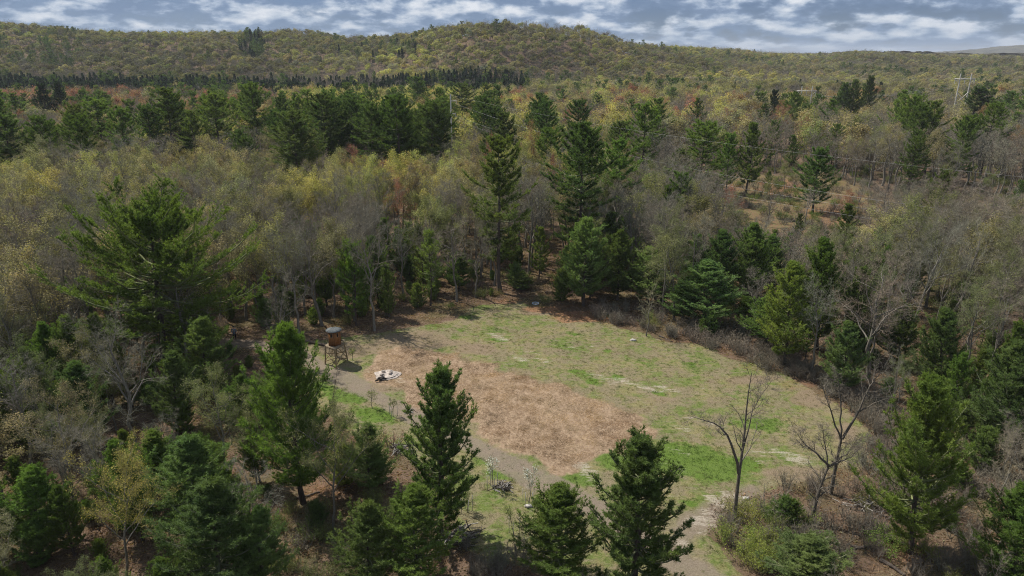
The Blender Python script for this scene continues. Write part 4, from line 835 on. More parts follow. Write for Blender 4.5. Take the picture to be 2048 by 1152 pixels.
for (x, y, h, k, px, py) in picks:
    nm = NAMES[k]; vis = in_frame(x, y, h)
    if not vis or counts.get(nm, 0) >= LIM[nm]: rest.append((x, y, h, k)); continue
    counts[nm] = counts.get(nm, 0) + 1
    if nm == 'white_pine': kind = ('pine_tall' if h > 13 else 'pine_mid') if y > 95 else ('pine_thin' if (h < 8 and y > 62 and random.random() < .5) else 'pine_young' if random.random() < .75 else 'pine_airy')
    elif nm == 'spruce': kind = 'pine_mid'
    elif nm == 'bare_tree': kind = ('sapling_bare' if h < 6 else 'bare_near') if y < 112 else 'bare_mid'
    else: kind = 'sparse_near' if (y < 85 and k in ('olive',)) else ('leafy_mid' if y > 60 else 'sparse_near')
    loc = locality(px, py, y); lab = size_word(k, h) + WORDS[k] + ' ' + loc
    wd = None
    if kind == 'pine_thin': wd = h * 0.30
    o_ = plant(nm, kind, x, y, h, k, lab, CATS[nm], 'trees ' + loc, width=wd, lean=(random.gauss(0, .03), random.gauss(0, .03))); pend(o_, size_word(k, h) + WORDS[k], px, py, y)
print('individual trees', counts, 'rest', len(rest))

# ------------------------------------------------------------------ masses: geometry-node instances, one object per kind
def scatter(name, pts, kinds, kind_idx, scales, rots, cols, label=None, cat=None, meshes=None):
    """one object of many copies of library meshes"""
    lib = bpy.data.collections.new(name + '_library')
    for i, me in enumerate(meshes):
        o = bpy.data.objects.new('%s_source_%02d' % (name, i), me); lib.objects.link(o)
    me = bpy.data.meshes.new(name); n = len(pts); me.vertices.add(n); me.vertices.foreach_set('co', np.asarray(pts, np.float32).ravel())
    a = me.attributes.new('pick', 'INT', 'POINT'); a.data.foreach_set('value', np.asarray(kind_idx, np.int32))
    a = me.attributes.new('size', 'FLOAT_VECTOR', 'POINT'); a.data.foreach_set('vector', np.asarray(scales, np.float32).ravel())
    a = me.attributes.new('turn', 'FLOAT_VECTOR', 'POINT'); a.data.foreach_set('vector', np.asarray(rots, np.float32).ravel())
    a = me.attributes.new('color', 'FLOAT_COLOR', 'POINT'); a.data.foreach_set('color', np.asarray(cols, np.float32).ravel())
    o = obj(name, me, kind='stuff')
    if label: o['label'] = label; o['category'] = cat or 'trees'
    g = bpy.data.node_groups.new(name, 'GeometryNodeTree'); g.interface.new_socket('Geometry', in_out='INPUT', socket_type='NodeSocketGeometry'); g.interface.new_socket('Geometry', in_out='OUTPUT', socket_type='NodeSocketGeometry')
    N = g.nodes; L = g.links; gi = N.new('NodeGroupInput'); go = N.new('NodeGroupOutput'); iop = N.new('GeometryNodeInstanceOnPoints'); ci = N.new('GeometryNodeCollectionInfo')
    ci.inputs['Collection'].default_value = lib; ci.inputs['Separate Children'].default_value = True; ci.inputs['Reset Children'].default_value = True
    def na(nm, dt):
        q = N.new('GeometryNodeInputNamedAttribute'); q.data_type = dt; q.inputs['Name'].default_value = nm; return q.outputs[0]
    L.new(gi.outputs[0], iop.inputs['Points']); L.new(ci.outputs[0], iop.inputs['Instance']); iop.inputs['Pick Instance'].default_value = True
    L.new(na('pick', 'INT'), iop.inputs['Instance Index']); L.new(na('turn', 'FLOAT_VECTOR'), iop.inputs['Rotation']); L.new(na('size', 'FLOAT_VECTOR'), iop.inputs['Scale'])
    L.new(iop.outputs[0], go.inputs[0]); md = o.modifiers.new('instances', 'NODES'); md.node_group = g
    return o
def far_scatter(name, recs, kinds, label, cat):
    """recs (x,y,h,tint)"""
    if not recs: return
    meshes = [v['m'] for k in kinds for v in VAR[k]]; Hs = np.array([v['H'] for k in kinds for v in VAR[k]])
    x, y, h = (np.array([r[i] for r in recs], float) for i in range(3)); idx = rng0.integers(0, len(meshes), len(recs))
    s = h / Hs[idx]; wv = rng0.uniform(0.9, 1.25, len(recs)); S = np.stack([s * wv, s * wv, s], -1)
    Rz = np.stack([np.zeros(len(recs)), np.zeros(len(recs)), rng0.uniform(0, 6.28, len(recs))], -1)
    C = np.array([jit(TINT[r[3]] if isinstance(r[3], str) else r[3], 0.2) for r in recs])
    scatter(name, np.stack([x, y, ground_z(x, y) - 0.2], -1), None, idx, S, Rz, C, label, cat, meshes)
fc = np.concatenate([candidates(300, 430, 5.6, 30), candidates(430, 560, 5.0, 30), candidates(560, 1500, 8.0, 60)])
fx, fy = fc[:, 0], fc[:, 1]; fpx, fpy = proj(fx, fy, terrain(fx, fy) + 8)
drf = np.interp(1024 + 1444 * fx / fy, RD_PX, RD_D)
far = {}
for x, y, px, py, dr in zip(fx, fy, fpx, fpy, drf):
    if y > dr + 150 and px < 1560: continue
    if y > 480 and y > dr + 250: continue
    k = None; D = y
    if 430 < y < 545 and px < 1050:
        # the planted spruce belt is ragged and thins out away from the middle
        if vnoise(np.array(x), np.array(y), 60, 3) > 0.78: D = 300
    wgt = zone(px, py, D if D != y else y); 
    if y > 480:
        nz = vnoise(np.array(x), np.array(y), 70, 9)
        if nz > 0.86: wgt = wgt + np.array([.3 if q in ('pine_d',) else 0 for q in KEYS])
        if nz < 0.22: wgt = wgt + np.array([.7 if q == 'bare' else .5 if q == 'bare_b' else 0 for q in KEYS])
    k = KEYS[rng0.choice(len(KEYS), p=wgt / wgt.sum())]
    h = rng0.uniform(10, 15.5) if k == 'spruce' else rng0.uniform(11, 17.5) if k in ('pine', 'pine_d') else rng0.uniform(9.5, 16)
    if k == 'hill':
        q = rng0.random(); st = float(np.clip((fbm(np.array(x), np.array(y), 150, 19, 3) - .5) * 1.9 + .5, 0, 1)); col = tuple((np.array(TINT['hill']) * (1 - q) + np.array(TINT['yellow'] if q < .25 + .5 * st else TINT['bare'] if q > .75 else TINT['tan']) * q) * (0.50 + 0.85 * st) * rng0.uniform(.8, 1.2))
    else: col = k
    far.setdefault((NAMES[k], y > 480), []).append((x, y, h, col))
for (x, y, h, k) in rest: far.setdefault((NAMES[k], False) if y > 190 else (NAMES[k], 'mid'), []).append((x, y, h, k))
def merged(kind):
    out = []
    for v in VAR[kind]:
        V, F, A, MI, n = [], [], [], [], 0
        for k, me in enumerate(v['m']):
            a = np.empty(len(me.vertices) * 3, np.float32); me.vertices.foreach_get('co', a); f = np.empty(len(me.loops), np.int32); me.loops.foreach_get('vertex_index', f)
            at = np.empty(len(me.vertices), np.float32); me.attributes['vr'].data.foreach_get('value', at); mi = np.empty(len(me.polygons), np.int32); me.polygons.foreach_get('material_index', mi)
            V.append(a.reshape(-1, 3)); F.append(f.reshape(-1, 3) + n); A.append(at); MI.append(mi + k); n += len(at)
        mats = list(v['m'][0].materials) + list(v['m'][1].materials)
        out.append(dict(m=mesh_np(kind + '_whole', np.concatenate(V), np.concatenate(F), mats, np.concatenate(MI), {'vr': np.concatenate(A)}), H=v['H'], R=v['R']))
    VAR[kind + '_whole'] = out
for k in ('bare_mid', 'leafy_mid', 'pine_mid'): merged(k)
def add_far(name, keys, kinds, label):
    rec = [r for kk in keys for r in far.get(kk, [])]; print(name, len(rec)); far_scatter(name, rec, kinds, label, 'woods')
add_far('distant_pines', [('white_pine', False), ('white_pine', True)], ['pine_far'], 'dark pines scattered through the woods and over the hills')
add_far('inner_bare_woods', [('bare_tree', 'mid')], ['bare_mid_whole'], 'grey leafless trees filling the woods between the singled out trees')
add_far('inner_budding_woods', [('budding_oak', 'mid'), ('red_maple', 'mid')], ['leafy_mid_whole'], 'budding trees filling the woods between the singled out trees')
add_far('inner_pines', [('white_pine', 'mid'), ('spruce', 'mid')], ['pine_mid_whole'], 'pines filling the woods between the singled out trees')
add_far('distant_spruces', [('spruce', False), ('spruce', True)], ['spruce_far'], 'black green belt of planted spruces at the foot of the hills')
add_far('distant_bare_woods', [('bare_tree', False), ('bare_tree', True)], ['bare_far'], 'grey haze of leafless trees in the flats and hills')
add_far('distant_budding_woods', [('budding_oak', False)], ['leafy_far'], 'yellow green budding oaks across the far flats')
add_far('distant_maples', [('red_maple', False), ('red_maple', True)], ['leafy_far'], 'red and orange budding maples across the far flats')
add_far('hill_woods', [('budding_oak', True)], ['hill_far'], 'olive and yellow budding oak woods covering the hills')

# tree cover too far away to tell the trees apart: a bumpy canopy sheet out to the horizon
def far_canopy():
    yy = np.concatenate([np.arange(1240, 2600, 9.0), np.geomspace(2600, 7000, 130)]); aa = np.linspace(-0.1, 0.98, 520)
    A, Yg = np.meshgrid(aa, yy); X = A * Yg
    n = vnoise(X, Yg, 9, 41); n2 = vnoise(X, Yg, 26, 42); Z = terrain(X, Yg) + 8 + 6 * np.sqrt(n) + 4 * n2
    ny, nx = X.shape; idx = np.arange(nx * ny).reshape(ny, nx); Q = np.stack([idx[:-1, :-1], idx[:-1, 1:], idx[1:, 1:], idx[1:, :-1]], -1).reshape(-1, 4)
    m = NT('far_canopy'); nz = m.noise(0.02, 6, 0.65, m.pos()); c = m.ramp(nz, [(0.3, (0.02, 0.028, 0.018)), (0.45, (0.06, 0.055, 0.035)), (0.6, (0.10, 0.092, 0.048)), (0.75, (0.075, 0.062, 0.05))]); m.set(m.b.inputs['Base Color'], c); m.bump(m.noise(0.2, 5, 0.7, m.pos()), 1.0, 6.0)
    me = mesh_np('far_woods', np.stack([X, Yg, Z], -1).reshape(-1, 3), Q, (m.m,)); o = obj('far_woods', me, kind='stuff'); o['label'] = 'unbroken woods running out to the horizon'
far_canopy()

# ------------------------------------------------------------------ brush and undergrowth
def brush_spots():
    out = []
    edge = [(1180, 640), (1240, 652), (1300, 668), (1360, 684), (1420, 702), (1480, 722), (1540, 742), (1600, 762), (1660, 795), (1710, 830), (1745, 880), (1740, 930), (1700, 965)]
    for i in range(140):
        t = random.random() * (len(edge) - 1); a = int(t); f = t - a; px = edge[a][0] * (1 - f) + edge[a + 1][0] * f; py = edge[a][1] * (1 - f) + edge[a + 1][1] * f
        X, Y = ground(px, py); off = abs(random.gauss(0, 1)) * 3.2 + 0.3; n = (0.62, 0.78); X += n[0] * off + random.gauss(0, .6); Y += n[1] * off + random.gauss(0, .6); out.append((X, Y, random.uniform(1.0, 2.3), 'bare_b' if random.random() < .6 else 'bare', 'edge'))
    reg_ = [((1390, 1640), (1010, 1150), 58, 'lime', 1.7, 'corner'), ((1560, 1960), (960, 1150), 60, 'bare_b', 1.5, 'slope'), ((930, 1100), (1085, 1150), 18, 'bare', 1.5, 'foot'), ((520, 780), (1000, 1150), 26, 'olive', 1.4, 'foot'), ((1720, 2040), (820, 1000), 46, 'bare_b', 1.6, 'slope'), ((640, 900), (860, 930), 8, 'olive', 1.0, 'foot'), ((0, 520), (900, 1150), 40, 'olive', 1.6, 'wood')]
    for (x0, x1), (y0, y1), n, tint, hh, wh in reg_:
        for i in range(n):
            X, Y = ground(random.uniform(x0, x1), random.uniform(y0, y1)); out.append((X, Y, hh * random.uniform(0.6, 1.35), tint if random.random() < .75 else 'bare', wh))
    return out
BL = dict(edge='in the thicket along the curved field edge', corner='in the bushes where the track leaves the picture', slope='on the brushy slope past the field', foot='at the foot of the picture below the mown strip', wood='under the mixed wood at the bottom corner')
nb = 0
for (X, Y, h, tint, wh) in brush_spots():
    a = np.array([X]); b = np.array([Y])
    if sd_poly(CLEARP, a, b)[0] > (-0.2) or d_line(TRACK, a, b)[0] < 2.0: continue
    if nb >= 295: break
    nb += 1
    leafy = tint in ('lime', 'olive')
    o_ = plant('shrub', 'leafy_brush' if leafy else 'brush', X, Y, h, (0.24, 0.28, 0.06) if tint == 'lime' else tint, ('yellow green leafing shrub ' if leafy else 'grey brown leafless shrub ' if tint == 'bare' else 'brown leafless shrub ') + BL[wh], 'shrub', 'shrubs ' + BL[wh], width=h * random.uniform(0.9, 1.6)); pp_ = proj(X, Y, h * .5); pend(o_, 'yellow green shrub' if leafy else 'grey brown bare shrub' if tint == 'bare' else 'brown bare shrub', float(pp_[0]), float(pp_[1]), Y)
settle()
def undergrowth():
    c = candidates(30, 240, 2.9, 10); x, y = c[:, 0], c[:, 1]; m = (sd_poly(CLEARP, x, y) < -1.5) & (np.minimum(d_line(TRACK, x, y), 99) > 2.0); m &= rng0.random(len(x)) < (0.35 + 0.45 * (x > 25)); x, y = x[m], y[m]
    kk = ['brush', 'leafy_brush']; meshes = []
    for k in kk:
        for v in VAR[k]:
            vs = v['m']; W_ = []; n = 0
            co_, fs_, ar_ = [], [], []
            for me in vs:
                V = np.empty(len(me.vertices) * 3, np.float32); me.vertices.foreach_get('co', V); F = np.empty(len(me.loops), np.int32); me.loops.foreach_get('vertex_index', F); co_.append(V.reshape(-1, 3)); fs_.append(F.reshape(-1, 3) + n); n += len(V) // 3
            V = np.concatenate(co_); meshes.append((mesh_np('thicket', V, np.concatenate(fs_), (TWIG,) if k == 'brush' else (LEAF,), attrs={'vr': rng0.random(len(V))}), v['H']))
    # young pines a few metres tall join the thicket under the trees
    
    pv = VAR['pine_bush']; merged('pine_bush'); pw = VAR['pine_bush_whole']; c2 = candidates(30, 110, 4.2, 14); c2 = c2[(sd_poly(CLEARP, c2[:, 0], c2[:, 1]) < -3) & (d_line(TRACK, c2[:, 0], c2[:, 1]) > 3) & (rng0.random(len(c2)) < np.where(c2[:, 0] < -8, .8, .4))]
    h2 = rng0.uniform(1.2, 4.2, len(c2)); i2 = rng0.integers(0, len(pw), len(c2)); s2 = h2 / np.array([q['H'] for q in pw])[i2]; C2 = np.array([jit(TINT[random.choice(['pine_l', 'pine_b', 'pine'])], .2) for _ in h2])
    scatter('pine_seedlings', np.stack([c2[:, 0], c2[:, 1], ground_z(c2[:, 0], c2[:, 1])], -1), None, i2, np.stack([s2 * 1.1, s2 * 1.1, s2], -1), np.stack([0 * h2, 0 * h2, rng0.uniform(0, 6.28, len(h2))], -1), C2, 'waist to head high young pines growing under the woods', 'seedlings', [q['m'] for q in pw])

    idx = rng0.integers(0, len(meshes), len(x)); Hs = np.array([q[1] for q in meshes]); h = rng0.uniform(0.5, 1.7, len(x)) + 0.5 * (x > 25)
    s = h / Hs[idx]; S = np.stack([s * 1.5, s * 1.5, s], -1); T = ['bare', 'bare_b', 'olive', 'tan', 'pine_l']
    C = np.array([jit(TINT['bare_b' if i < 3 and random.random() < .5 else 'bare' if i < 3 else random.choice(['olive', 'olive', 'pine_l'])], .25) for i in idx])
    scatter('undergrowth', np.stack([x, y, ground_z(x, y)], -1), None, idx, S, np.stack([0 * x, 0 * x, rng0.uniform(0, 6.28, len(x))], -1), C, 'low brush and seedlings on the floor of the woods', 'undergrowth', [q[0] for q in meshes])
    print('undergrowth', len(x))
undergrowth()
def ground_bits():
    rng = np.random.default_rng(5)
    # grass tufts
    def tuft(n, L, w, lay=0.5):
        p = Parts(); a = rng.normal(size=(n, 3)) * np.array([.09, .09, 0]); d = unit(rng.normal(size=(n, 3)) * np.array([lay, lay, 0]) + np.array([0, 0, 1.0])); spikes(a, d, L * rng.uniform(.5, 1.2, n), w, p, rng); V, F, A = p.arrays(); return mesh_np('tuft', V, F, (LEAF,), attrs={'vr': A})
    def litterm(n, L, w):
        p = Parts(); a = rng.normal(size=(n, 3)) * np.array([.35, .35, .02]) + np.array([0, 0, .03]); d = unit(rng.normal(size=(n, 3)) * np.array([1, 1, .12])); spikes(a, d, L * rng.uniform(.4, 1.3, n), w, p, rng); V, F, A = p.arrays(); return mesh_np('stalks', V, F, (LEAF,), attrs={'vr': A})
    x0, y0 = CLEARP.min(0); x1, y1 = CLEARP.max(0)
    def area(n): return rng.uniform(x0, x1, n), rng.uniform(y0, y1, n)
    def samp(A, x, y):
        i = np.clip(np.searchsorted(gx, x) - 1, 0, len(gx) - 1); j = np.clip(np.searchsorted(gy, y) - 1, 0, len(gy) - 1); return A[j, i]
    x, y = area(60000); c = samp(M_clear, x, y); s = samp(M_straw, x, y); t = samp(M_track, x, y); v = samp(M_vivid, x, y); pz = samp(M_pale, x, y)
    m = (c > .5) & (s < .3) & (rng.random(len(x)) < 0.35 + 0.65 * v) & (rng.random(len(x)) > t * 0.95) & (rng.random(len(x)) > pz * 0.8); x, y, v = x[m], y[m], v[m]
    sc_ = rng.uniform(0.5, 1.25, len(x)); g = fbm(x, y, 2.2, 77, 3)
    dr_ = samp(M_dry, x, y); q = np.clip((g - .44) * 3.4 + v * 1.2 - dr_ * .7, 0, 1)[:, None]; C = np.array([[.24, .21, .11]]) * (1 - q) + np.array([[.10, .155, .035]]) * q; C *= rng.uniform(.8, 1.2, (len(x), 1)); C = np.c_[C, np.ones(len(x))]
    scatter('grass', np.stack([x, y, ground_z(x, y) - .01], -1), None, rng.integers(0, 3, len(x)), np.stack([sc_, sc_, sc_ * .8], -1), np.stack([0 * x, 0 * x, rng.uniform(0, 6.28, len(x))], -1), C, 'short patchy grass of the forest clearing', 'grass', [tuft(16, .13, .02), tuft(20, .17, .022), tuft(12, .10, .024)])
    print('grass', len(x))
    x, y = area(40000); s = samp(M_straw, x, y); m = (s > .55) & (rng.random(len(x)) < .55); x, y = x[m], y[m]; n = len(x); g = fbm(x, y, 2.5, 55, 3)
    q = np.clip((g - .35) * 3, 0, 1)[:, None]; C = np.array([[.25, .165, .105]]) * (1 - q) + np.array([[.43, .32, .215]]) * q; C = np.c_[C * rng.uniform(.85, 1.12, (n, 1)), np.ones(n)]; sc_ = rng.uniform(.4, .95, n)
    scatter('straw_mulch', np.stack([x, y, ground_z(x, y)], -1), None, rng.integers(0, 2, n), np.stack([sc_] * 3, -1), np.stack([0 * x, 0 * x, rng.uniform(0, 6.28, n)], -1), C, 'loose tan straw and cut stalks over the plot', 'straw', [litterm(26, .34, .03), litterm(20, .45, .026)])
    # fallen leaves and sticks on the wood floor near the field
    x = rng.uniform(-60, 80, 60000); y = rng.uniform(34, 125, 60000); c = samp(M_clear, x, y); d = sd_poly(CLEARP, x, y); m = (c < .5) & (d > -38) & (d_line(TRACK, x, y) > 1.4); x, y = x[m][:26000], y[m][:26000]; n = len(x)
    C = np.array([[.22, .13, .075], [.30, .20, .13], [.14, .09, .06], [.26, .22, .12]])[rng.integers(0, 4, n)] * rng.uniform(.7, 1.25, (n, 1)); C = np.c_[C, np.ones(n)]; sc_ = rng.uniform(.6, 1.5, n)
    scatter('leaf_litter', np.stack([x, y, ground_z(x, y)], -1), None, rng.integers(0, 2, n), np.stack([sc_] * 3, -1), np.stack([0 * x, 0 * x, rng.uniform(0, 6.28, n)], -1), C, 'brown fallen leaves and twigs on the wood floor', 'leaf litter', [litterm(12, .2, .09), litterm(9, .9, .03)])
ground_bits()

# ------------------------------------------------------------------ built things
def box_np(c, s, rz=0.0, rx=0.0, ry=0.0):
    v = np.array([[x, y, z] for x in (-.5, .5) for y in (-.5, .5) for z in (-.5, .5)]) * np.array(s)
    cx, sx = math.cos(rx), math.sin(rx); cy, sy = math.cos(ry), math.sin(ry); cz, sz = math.cos(rz), math.sin(rz)
    M = np.array([[cz, -sz, 0], [sz, cz, 0], [0, 0, 1]]) @ np.array([[cy, 0, sy], [0, 1, 0], [-sy, 0, cy]]) @ np.array([[1, 0, 0], [0, cx, -sx], [0, sx, cx]])
    v = v @ M.T + np.array(c)
    f = np.array([[0, 1, 3, 2], [4, 6, 7, 5], [0, 4, 5, 1], [2, 3, 7, 6], [0, 2, 6, 4], [1, 5, 7, 3]]); return v, f
def beam_np(a, b, w, h):
    a, b = np.array(a, float), np.array(b, float); d = b - a; L = np.linalg.norm(d); d /= L
    r = np.array([0, 0, 1.0]) if abs(d[2]) < .95 else np.array([1.0, 0, 0]); u = np.cross(d, r); u /= np.linalg.norm(u); t = np.cross(u, d)
    v = np.array([a + i * d * L + j * u * w / 2 + k * t * h / 2 for i in (0, 1) for j in (-1, 1) for k in (-1, 1)])
    return v, np.array([[0, 1, 3, 2], [4, 6, 7, 5], [0, 4, 5, 1], [2, 3, 7, 6], [0, 2, 6, 4], [1, 5, 7, 3]])
def mq(name, pieces, mats, mis=None):
    V, F, MI, n = [], [], [], 0
    for i, (v, f) in enumerate(pieces): V.append(v); F.append(f + n); n += len(v); MI += [mis[i] if mis else 0] * len(f)
    return mesh_np(name, np.concatenate(V), np.concatenate(F), mats, MI)
def part(name, pieces, mat, parent, **kw): return obj(name, mq(name, pieces, (mat,)), parent, **kw)
def bevel(o, w=0.01):
    b = o.modifiers.new('soft_edges', 'BEVEL'); b.width = w; b.segments = 2; b.limit_method = 'ANGLE'; return o
CEDAR = mat_plain('cedar_boards', (0.25, 0.115, 0.045), 0.7, 0.3, 6, (3, 3, 0.6)); POSTW = mat_plain('weathered_posts', (0.27, 0.20, 0.115), 0.85, 0.3, 9, (2, 2, .5)); DECKW = mat_plain('bare_deck_wood', (0.22, 0.175, 0.12), 0.8, 0.2, 9)
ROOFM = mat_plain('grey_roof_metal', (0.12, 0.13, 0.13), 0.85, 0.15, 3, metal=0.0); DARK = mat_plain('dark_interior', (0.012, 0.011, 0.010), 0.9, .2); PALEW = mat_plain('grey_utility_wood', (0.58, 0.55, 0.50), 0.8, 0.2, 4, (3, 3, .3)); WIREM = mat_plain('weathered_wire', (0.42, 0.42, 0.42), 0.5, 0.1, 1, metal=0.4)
CERAM = mat_plain('insulator_grey', (0.45, 0.44, 0.44), 0.35, 0.1)

def hunting_blind():
    A, B, C3 = (np.array(ground(*p)) for p in ((673, 737), (650, 727), (696, 721))); D = B + C3 - A; ctr = (A + D) / 2
    cx, cy = ctr; g = float(ground_z(cx, cy)); t = thing('hunting_blind', 'small brown wooden hunting blind on stilts with a round grey roof', 'hunting blind', (cx, cy, g))
    loc = lambda p, z: (p[0] - cx, p[1] - cy, z); zt = 2.15
    for p in (A, B, C3, D):
        q = ctr + (p - ctr) * 0.80; bevel(part('post', [beam_np(loc(p, -.3), loc(q, zt), .13, .13)], POSTW, t))
    def ctrl(p, k, z): q = ctr + (p - ctr) * (1 - .20 * z / zt); return loc(q, z)
    for P1, P2 in ((A, B), (A, C3), (C3, D), (B, D)):
        part('brace', [beam_np(ctrl(P1, 0, .35), ctrl(P2, 0, 1.45), .09, .045)], POSTW, t)
        part('brace', [beam_np(ctrl(P2, 0, .30), ctrl(P1, 0, 1.2), .045, .09)], POSTW, t)
        part('rail', [beam_np(ctrl(P1, 0, zt - .1), ctrl(P2, 0, zt - .1), .05, .16)], DECKW, t)
    e1 = (B - A); e1 = e1 / np.linalg.norm(e1); e2 = (C3 - A); e2 = e2 / np.linalg.norm(e2); L1 = np.linalg.norm(B - A) * .86; L2 = np.linalg.norm(C3 - A) * .86
    for i in range(14):
        u = (i + .5) / 14 - .5; m = e2 * (u * L2); a = m - e1 * L1 / 2; b = m + e1 * L1 / 2
        part('deck_board', [beam_np((a[0], a[1], zt + .02), (b[0], b[1], zt + .02), L2 / 14 * .92, .035)], DECKW, t)
    z0, H, rad, ns = zt + .045, 1.62, .72, 6
    for k in range(ns):
        a0, a1 = (k / ns + .63) * 6.2832, ((k + 1) / ns + .63) * 6.2832; p0 = np.array([math.cos(a0), math.sin(a0)]) * rad; p1 = np.array([math.cos(a1), math.sin(a1)]) * rad
        pcs = []; nbp = 5; mid = (a0 + a1) / 2; nrm = np.array([math.cos(mid), math.sin(mid)]); win = k in (0, 1, 3)
        for j in range(nbp):
            m = p0 + (p1 - p0) * ((j + .5) / nbp) + nrm * (0.006 if j % 2 else 0); wv = np.linalg.norm(p1 - p0) / nbp * .93; rz = mid + math.pi / 2
            if False: pass
            else: pcs.append(box_np((m[0], m[1], z0 + H / 2), (wv, .03, H), rz))
        w = part('wall_panel', pcs, CEDAR, t)
        if win:
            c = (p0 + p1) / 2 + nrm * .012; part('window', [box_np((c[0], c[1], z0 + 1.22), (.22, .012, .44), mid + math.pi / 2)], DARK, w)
            c = (p0 + p1) / 2 + nrm * .022; part('window_frame', [box_np((c[0], c[1], z0 + 1.0), (.34, .03, .035), mid + math.pi / 2), box_np((c[0], c[1], z0 + 1.44), (.34, .03, .035), mid + math.pi / 2)], POSTW, w)
        part('corner_trim', [box_np((p0[0] * 1.015, p0[1] * 1.015, z0 + H / 2), (.05, .05, H), a0)], CEDAR if k != 0 else DECKW, t)
    V, F = [], []; zr = z0 + H + .02; n = 12
    for rr, zz in ((.66, zr + .0), (.86, zr - .02), (.86, zr + .02), (.5, zr + .15), (.02, zr + .26)):
        V += [(math.cos(i / n * 6.2832) * rr, math.sin(i / n * 6.2832) * rr, zz) for i in range(n)]
    for r in range(4): F += [[r * n + i, r * n + (i + 1) % n, (r + 1) * n + (i + 1) % n, (r + 1) * n + i] for i in range(n)]
    part('roof', [(np.array(V), np.array(F))], ROOFM, t)
    for i in range(8):
        a = i / 8 * 6.2832; part('roof_seam', [beam_np((math.cos(a) * .05, math.sin(a) * .05, zr + .265), (math.cos(a) * .84, math.sin(a) * .84, zr + .045), .025, .02)], ROOFM, t)
    q = (C3 - ctr) * .72; part('seat_shelf', [box_np((q[0], q[1], zt + .32), (.42, .34, .04), math.atan2(e2[1], e2[0])), box_np((q[0], q[1], zt + .16), (.05, .05, .32))], DECKW, t)
    # steps up to the deck on the wood side
    s0 = loc(D + (D - C3) * .35, 0); s1 = ctrl(D, 0, zt)
    for off in (-.22, .22):
        o = e2 * off; part('ladder_rail', [beam_np((s0[0] + o[0], s0[1] + o[1], -.05), (s1[0] + o[0], s1[1] + o[1], zt), .04, .09)], POSTW, t)
    for i in range(1, 7):
        f = i / 7; c = np.array([s0[0] + (s1[0] - s0[0]) * f, s0[1] + (s1[1] - s0[1]) * f, zt * f]); part('rung', [beam_np((c[0] - e2[0] * .24, c[1] - e2[1] * .24, c[2]), (c[0] + e2[0] * .24, c[1] + e2[1] * .24, c[2]), .07, .03)], POSTW, t)
hunting_blind()

# ------------------------------------------------------------------ power lines
LP0 = np.array([x_at(901, 190, 190.0), 190.0]); LP1 = np.array([70.0, 84.0]); LD = LP1 - LP0
def on_line(px, py, off=0.0):
    a, b, c = ray(px, py); nn = np.array([-LD[1], LD[0]]) / np.linalg.norm(LD); o = LP0 + nn * off
    # (o + t LD) parallel to (a, b)
    M = np.array([[LD[0], -a], [LD[1], -b]]); t, k = np.linalg.solve(M, -o); return t, CAM_H + k * c, o + t * LD
def cyl_obj(name, a, b, r0, r1, mat, parent, sides=8):
    P = Parts(); tubes(np.linspace(a, b, 3)[None], np.linspace(r0, r1, 3)[None], sides, P, np.random.default_rng(0)); V, F, A = P.arrays(); return obj(name, mesh_np(name, V, F, (mat,), attrs={'vr': A}, smooth=True), parent)
TEND = 1.38
def utility_pole(xy, H, label, arm_dir, arms):
    g = float(ground_z(*xy)); t = thing('utility_pole', label, 'utility pole', (xy[0], xy[1], g)); cyl_obj('pole', (0, 0, -.5), (0, 0, H), .24, .17, PALEW, t, 10)
    for z, L in arms:
        e = np.array([arm_dir[0] * L, arm_dir[1] * L, 0]); part('crossarm', [beam_np((0, 0, z), tuple(e + np.array([0, 0, z])), .14, .18)], PALEW, t)
        k = t; cyl_obj('insulator', tuple(e * .95 + np.array([0, 0, z])), tuple(e * .95 + np.array([0, 0, z - .75])), .08, .08, CERAM, t, 6)
ad = np.array([-LD[1], LD[0]]) / np.linalg.norm(LD); ztop = z_at(188, 190.0)
utility_pole(LP0, ztop - float(ground_z(*LP0)), 'tall grey wooden power pole rising from the dark pine stand', (ad[0], ad[1]), [(ztop - 1.9, 1.9), (ztop - 5.2, 1.6)])
PE = LP0 + LD * TEND; utility_pole(PE, 19.5, 'grey wooden power pole where the wires leave the picture', (ad[0], ad[1]), [(18.0, 1.9), (15.0, 1.6)])
WIRES = [([(903, 192), (950, 200), (1200, 250), (1360, 273), (1660, 314), (1870, 337)], 19.3, 'thin pale wire strung highest across the grey woods', 0.007, 0.0),
         ([(912, 211), (1145, 276), (1442, 344), (1712, 396), (1910, 434)], 17.0, 'pale power wire strung from the pole crossarm to the cut', 0.011, 1.8),
         ([(903, 231), (928, 239), (1060, 277), (1130, 300), (1435, 366), (1688, 415)], 14.4, 'second pale power wire hanging just below the crossarm wire', 0.009, 1.5),
         ([(903, 236), (1440, 384), (1619, 416), (1966, 473)], 14.2, 'lowest pale power wire sagging over the brown cut', 0.009, 0.3)]
for pts, zend, lab, rad, off in WIRES:
    T, Z = [], []
    for p in pts: t_, z_, _ = on_line(*p, off=off); T.append(t_); Z.append(z_)
    T.append(TEND); Z.append(zend); co3 = np.polyfit(T, Z, 2, w=[1.0] * len(pts) + [0.5]); u = np.linspace(min(T[0], 0), TEND, 60); nn = np.array([-LD[1], LD[0]]) / np.linalg.norm(LD)
    xy = (LP0 + nn * off)[None] + u[:, None] * LD[None]; z = np.polyval(co3, u); P3 = np.concatenate([xy, z[:, None]], 1)
    W = Parts(); tubes(P3[None], np.full((1, 60), rad), 5, W, np.random.default_rng(1)); V, F, A = W.arrays(); o = obj('power_wire', mesh_np('power_wire', V, F, (WIREM,), attrs={'vr': A})); tag(o, lab, 'power wire', 'wires of the near power line')
